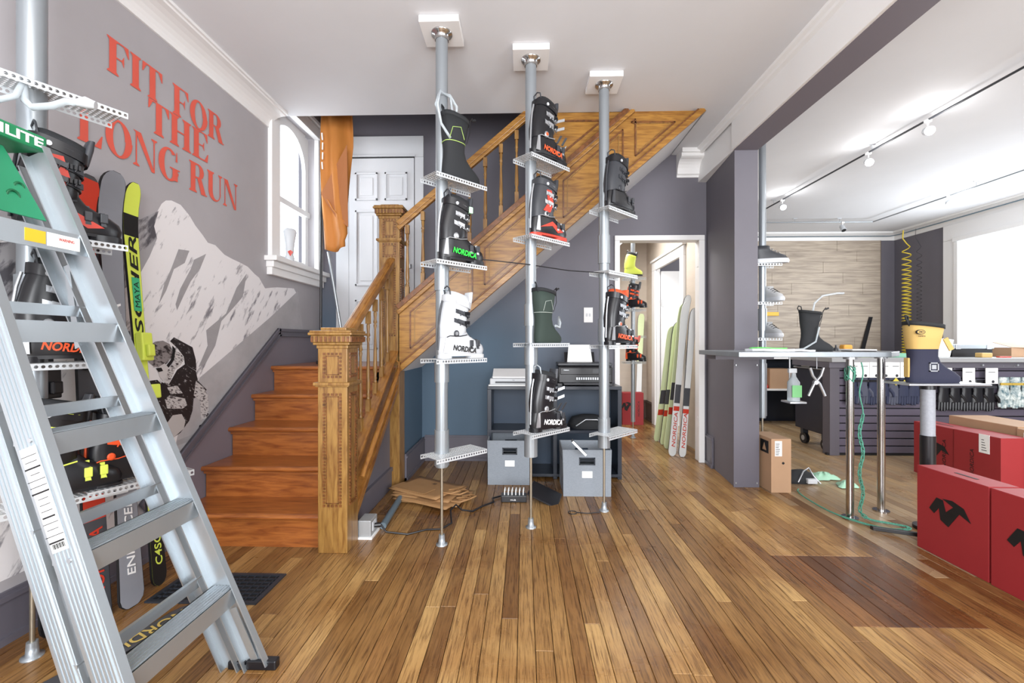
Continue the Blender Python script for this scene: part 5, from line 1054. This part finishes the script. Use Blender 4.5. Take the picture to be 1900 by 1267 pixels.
tag(MB().box(3.85, 4.1, 4.85, 5.0, 1.03, 1.075).build('green_pad', mat('green_pad', '7fb79a', .6), bev=.004), 'flat green pad on the counter left of the liner', 'pad')
tag(MB().box(3.62, 3.72, 4.85, 4.95, 1.03, 1.06).build('lime_cloth', mat('lime_cloth', 'bcd862', .7), bev=.008), 'small lime cloth on counter beside the hose', 'cloth')
tag(MB().beam((3.95 + 1.8, 7.68, 1.0), (5.93, 7.72, 1.62), (.03, 0, 0), (0, .008, .0)).build('black_board', M_BLACK), 'narrow black board leaning on the planked wall corner', 'board')
# coil hose, and a dark coil for its shadow
def coil(lb, x, y, z0, z1, r, turns, wire, m, name):
    P = []; n = turns * 12
    for i in range(n + 1):
        t = i / n; zz = z1 - (z1 - z0) * (t ** .72); P.append((x + r * math.cos(2 * math.pi * i / 12), y + r * math.sin(2 * math.pi * i / 12), zz))
    tag(MB().tube([(x - .05, y, 2.98), (x - .06, y, 2.85), (x, y, z1 + .05)] + P, wire, 6).build(name, m), lb, 'hose')
coil('yellow coiled air hose hanging in the corner of the right room', 6.13, 7.25, .95, 2.72, .055, 30, .0085, M_YEL, 'coiled_hose')
coil('thin dark coil shaped as the shadow right of the yellow hose', 6.24, 7.15, .95, 2.7, .03, 28, .003, M_DGREY, 'coil_shadow')  # the yellow hose's shadow, modelled as a second dark coil
tag(MB().tube([(2.3, 7.66, 2.985), (6.2, 7.66, 2.985), (6.26, 7.55, 2.985), (6.26, 2.5, 2.985)], .008, 6).build('ceiling_conduit', mat('grey_blue_pipe', '5e7380', .4)), 'grey-blue air pipe running under the crown of right room', 'pipe')
# gloves on the slatwall
glj = 0
def glove(lb, x, z, m, m2, cardw=True, tagm=None, grp=None, lean=0):
    t = thing('ski_glove', lb, 'glove', (x, 4.715, z), lean, grp); t.scale = (1.12, 1, 1.15); B = lambda: MB(False)
    def rg(cx, w_, z_, d_=.022): return [(cx + w_ * math.cos(R(30 * j)), d_ * math.sin(R(30 * j)), z_) for j in range(12)]
    B().rings([rg(0, .045, 0), rg(0, .05, -.06), rg(0, .042, -.10), rg(0, .055, -.15), rg(0, .055, -.20)]).build('palm', m, t)
    for k in range(4): B().tube([(-.038 + k * .025, 0, -.195), (-.045 + k * .026, -.004, -.25), (-.05 + k * .026, -.01, -.285 + .01 * abs(k - 1.5))], [.014, .0135, .009], 8).build('finger', m, t)
    B().tube([(.05, -.004, -.13), (.078, -.01, -.17), (.085, -.012, -.205)], [.015, .014, .009], 8).build('thumb', m, t)
    B().box(-.05, .05, -.026, -.018, -.07, -.05).build('wrist_strap', m2, t)
    if cardw:
        B().box(-.055, .055, -.030, -.027, .005, .11).build('header_card', M_PAPER, t); B().box(-.055, .055, -.031, -.0275, -.03, .008).build('hang_tag', M_PAPER, t)
        B().rings([[(.01 + .013 * math.cos(R(30 * j)), yy, -.012 + .013 * math.sin(R(30 * j))) for j in range(12)] for yy in (-.0325, -.031)]).build('round_mark', M_DGREY, t); B().box(-.03, .03, -.0315, -.03, .07, .075).build('card_print', M_DGREY, t)
    if tagm:
        B().prism([(.0, -.034, -.10), (.033, -.034, -.065), (0, -.034, -.03), (-.033, -.034, -.065)], (0, 1, 0), .003).build('diamond_tag', tagm, t)
    B().tube([(0, .0, .10), (0, .045, .10)], .003, 6).build('hook', M_SILV, t)
M_GN = mat('navy_glove_cloth', '252b44', .7); M_GG = mat('grey_glove_cloth', '4a4d5c', .8); M_GP = mat('teal_patterned_glove', '2c5a68', .7, noise=.5, nscale=28, col2='d9e0dc'); M_GYL = mat('mustard_glove', 'b79a3e', .7)
ords = ['first', 'second', 'third', 'fourth', 'fifth', 'sixth', 'seventh', 'eighth']
for k in range(7): glove('%s navy glove from the left with white card on the slatted counter' % ords[k], 3.43 + k * .105, .86, M_GG if k % 3 == 1 else M_GN, M_BLACK, True, mat('yellow_tag', 'd8c84a', .5) if k in (4, 5) else None, 'navy gloves on the slatwall', rnd.uniform(-.15, .15))
for k in range(5): glove('%s plain black glove from the left, right of the tan liner' % ords[k], 4.36 + k * .115, .80, M_BLACK, M_DGREY, k % 2 == 0, None, 'black gloves on the slatwall')
for k in range(4): glove('%s teal patterned glove with mustard cuff, counted from left' % ords[k], 4.97 + k * .115, .83, M_GP, M_GYL, False, None, 'patterned gloves on the slatwall')
# boot stand and tan liner
bs = thing('boot_fitting_stand', 'grey sleeved post with flat plate rising behind the front red boxes', 'stand', (2.585, 2.90, 0))
MB(False).cyl(0, 0, .02, .60, .040, 28).build('lower_post', M_BLACK, bs); MB(False).cyl(0, 0, .52, .895, .037, 28).build('upper_sleeve', mat('mottled_grey_sleeve', '9a9ea6', .5, noise=.15, nscale=60), bs); MB(False).cyl(0, 0, .895, .925, .041, 28).build('neck_ring', M_BLACK, bs); MB(False).cyl(0, 0, 0, .02, .075, 32).build('base', M_BLACK, bs); MB(False).box(-.20, .30, -.10, .10, .925, .937).build('plate', M_SILV, bs, bev=.003)
liner_boot('tan and navy felt boot liner with oval emblem on the grey post', (2.60, 2.90, .9375), R(0), body=M_NAVYF, top=M_TAN, badge=True, laces=False, sc=1.13)
# red boxes in front
M_RTOP = M_REDBOX
b1 = redbox('front large red boot box, its upright end nearest the steel legs', 2.31, 2.46, 2.26, 2.66, .475); b2 = redbox('second large red boot box at the right edge of picture', 2.305, 2.455, 1.84, 2.245, .475)
for t, ya in ((b1, 2.58), (b2, 2.17)):
    nlogo(t, (2.3085 if t is b1 else 2.3035, ya, .19), (0, -1, 0), (0, 0, 1), .235, .15)
    BX(2.37, 2.385, ya - .20, ya - .08, .4765, .4785).build('handle_slot', M_INK, t)
b3 = redbox('red boot box standing upright behind the boot fitting post', 3.60, 3.80, 3.80, 4.18, .465); nlogo(b3, (3.599, 4.11, .17), (0, -1, 0), (0, 0, 1), .27, .15); text('NORDICA', M_INK, b3, (3.599, 3.87, .12), (0, 0, 1), (0, 1, 0), .03, .24, shear=.2)
BX(3.69, 3.705, 3.91, 4.06, .4665, .4685).build('handle_slot', M_INK, b3)
b4 = redbox('red boot box with white shipping label next to the brown carton', 3.585, 3.80, 3.42, 3.785, .47); BX(3.583, 3.586, 3.50, 3.58, .33, .475).build('shipping_label', M_PAPER, b4); text('NORDICA', M_INK, b4, (3.584, 3.62, .12), (0, 0, 1), (0, 1, 0), .03, .22, shear=.2)
for k in range(5): BX(3.5825, 3.5835, 3.52 + .005 * k, 3.56, .35 + k * .02, .355 + k * .02).build('label_print', M_INK, b4)
b5 = redbox('large brown carton with vertical black wording behind the red boxes', 3.86, 4.2, 3.56, 4.12, .53, top=M_CARD, body=M_CARD); text('ALPINE SKIBOOTS', M_INK, b5, (3.8585, 3.62, .10), (0, 0, 1), (0, 1, 0), .025, .34)
b6 = redbox('brown carton with hand hole at the right edge behind red boxes', 3.84, 4.15, 3.10, 3.55, .52, top=M_CARD, body=M_CARD); BX(3.8385, 3.8405, 3.40, 3.50, .35, .50).build('shipping_label', M_PAPER, b6); MB().tube([(3.838, 3.44, .16), (3.838, 3.44, .24)], .016, 10).build('hand_hole', M_INK, b6); BX(3.8388, 3.8405, 3.46, 3.55, .04, .13).build('black_logo_square', M_INK, b6)
tag(MB().beam((2.20, 2.86, .02), (2.40, 2.74, .03), (0, .012, 0), (0, 0, .012)).build('black_wedge', M_BLACK, bev=.003), 'black wedge tool on the floor at the corner of front red box', 'tool')

# track lights
M_BULB = mat('lit_bulb', 'ffffff', .5, emis=9)
def track(lb, a, b_, m=M_DGREY, drops=()):
    a, b_ = Vector(a), Vector(b_); t = thing('light_track', lb, 'light track', tuple(a)); MB().tube([a, b_], .009, 8).build('rail', m, t)
    for f in drops: p = a.lerp(b_, f); MB().tube([p, p + Vector((0, 0, ZC - p.z))], .004, 6).tube([p + Vector((-.03, 0, ZC - p.z - .004)), p + Vector((.03, 0, ZC - p.z - .004))], .006, 6).build('stem', M_SILV, t)
track('long dark light track along the right room ceiling', (3.28, 2.0, 3.0), (3.28, 6.1, 3.0), M_DGREY, (.2, .55, .95)); track('white light track parallel to the window wall', (5.25, 3.0, 3.0), (5.25, 6.79, 3.0), M_GALV, (.3, .6)); track('short white light track along the planked wall', (3.6, 6.79, 3.0), (5.25, 6.79, 3.0), M_GALV, (.3, .7))
def spot(lb, p, d, lit=True, pw_=2.5):
    t = thing('spotlight', lb, 'spotlight', p, group=None); d = Vector(d).normalized(); B = lambda: MB(False)
    B().tube([(0, 0, 0), (0, 0, -.05)], .006, 8).box(-.02, .02, -.015, .015, -.02, .0).build('stem', M_WHITE, t)
    c = Vector((0, 0, -.09)); B().tube([c - d * .05, c - d * .03, c + d * .05], [.022, .032, .035], 16).build('housing', M_BPLAST, t)
    m = B(); m.tube([c + d * .046, c + d * .054], .030, 16); m.build('lens', M_BULB if lit else M_INK, t)
    if lit:
        l = bpy.data.lights.new('spot_bulb', 'POINT'); l.energy = pw_; l.shadow_soft_size = .03; o = bpy.data.objects.new('spot_bulb', l); C.objects.link(o); o.parent = t; o.location = c + d * .10
for p, d, lb, lit in (((3.28, 5.70, 3.0), (-.3, -1, -.5), 'lit spotlight at the far end of the long track by the pillar', 1), ((3.28, 4.30, 3.0), (-.5, -1, -.5), 'lit spotlight in the middle of the long dark track', 1), ((3.28, 3.68, 3.0), (-.5, -1, -.4), 'lit spotlight nearest the camera on the long dark track', 1),
                      ((5.25, 5.6, 3.0), (-.6, -1, -.6), 'lit spotlight on the white track before the window', 1), ((4.80, 6.79, 3.0), (0, -.6, -.9), 'unlit white spotlight over the planked wall', 0)): spot(lb, p, d, bool(lit))
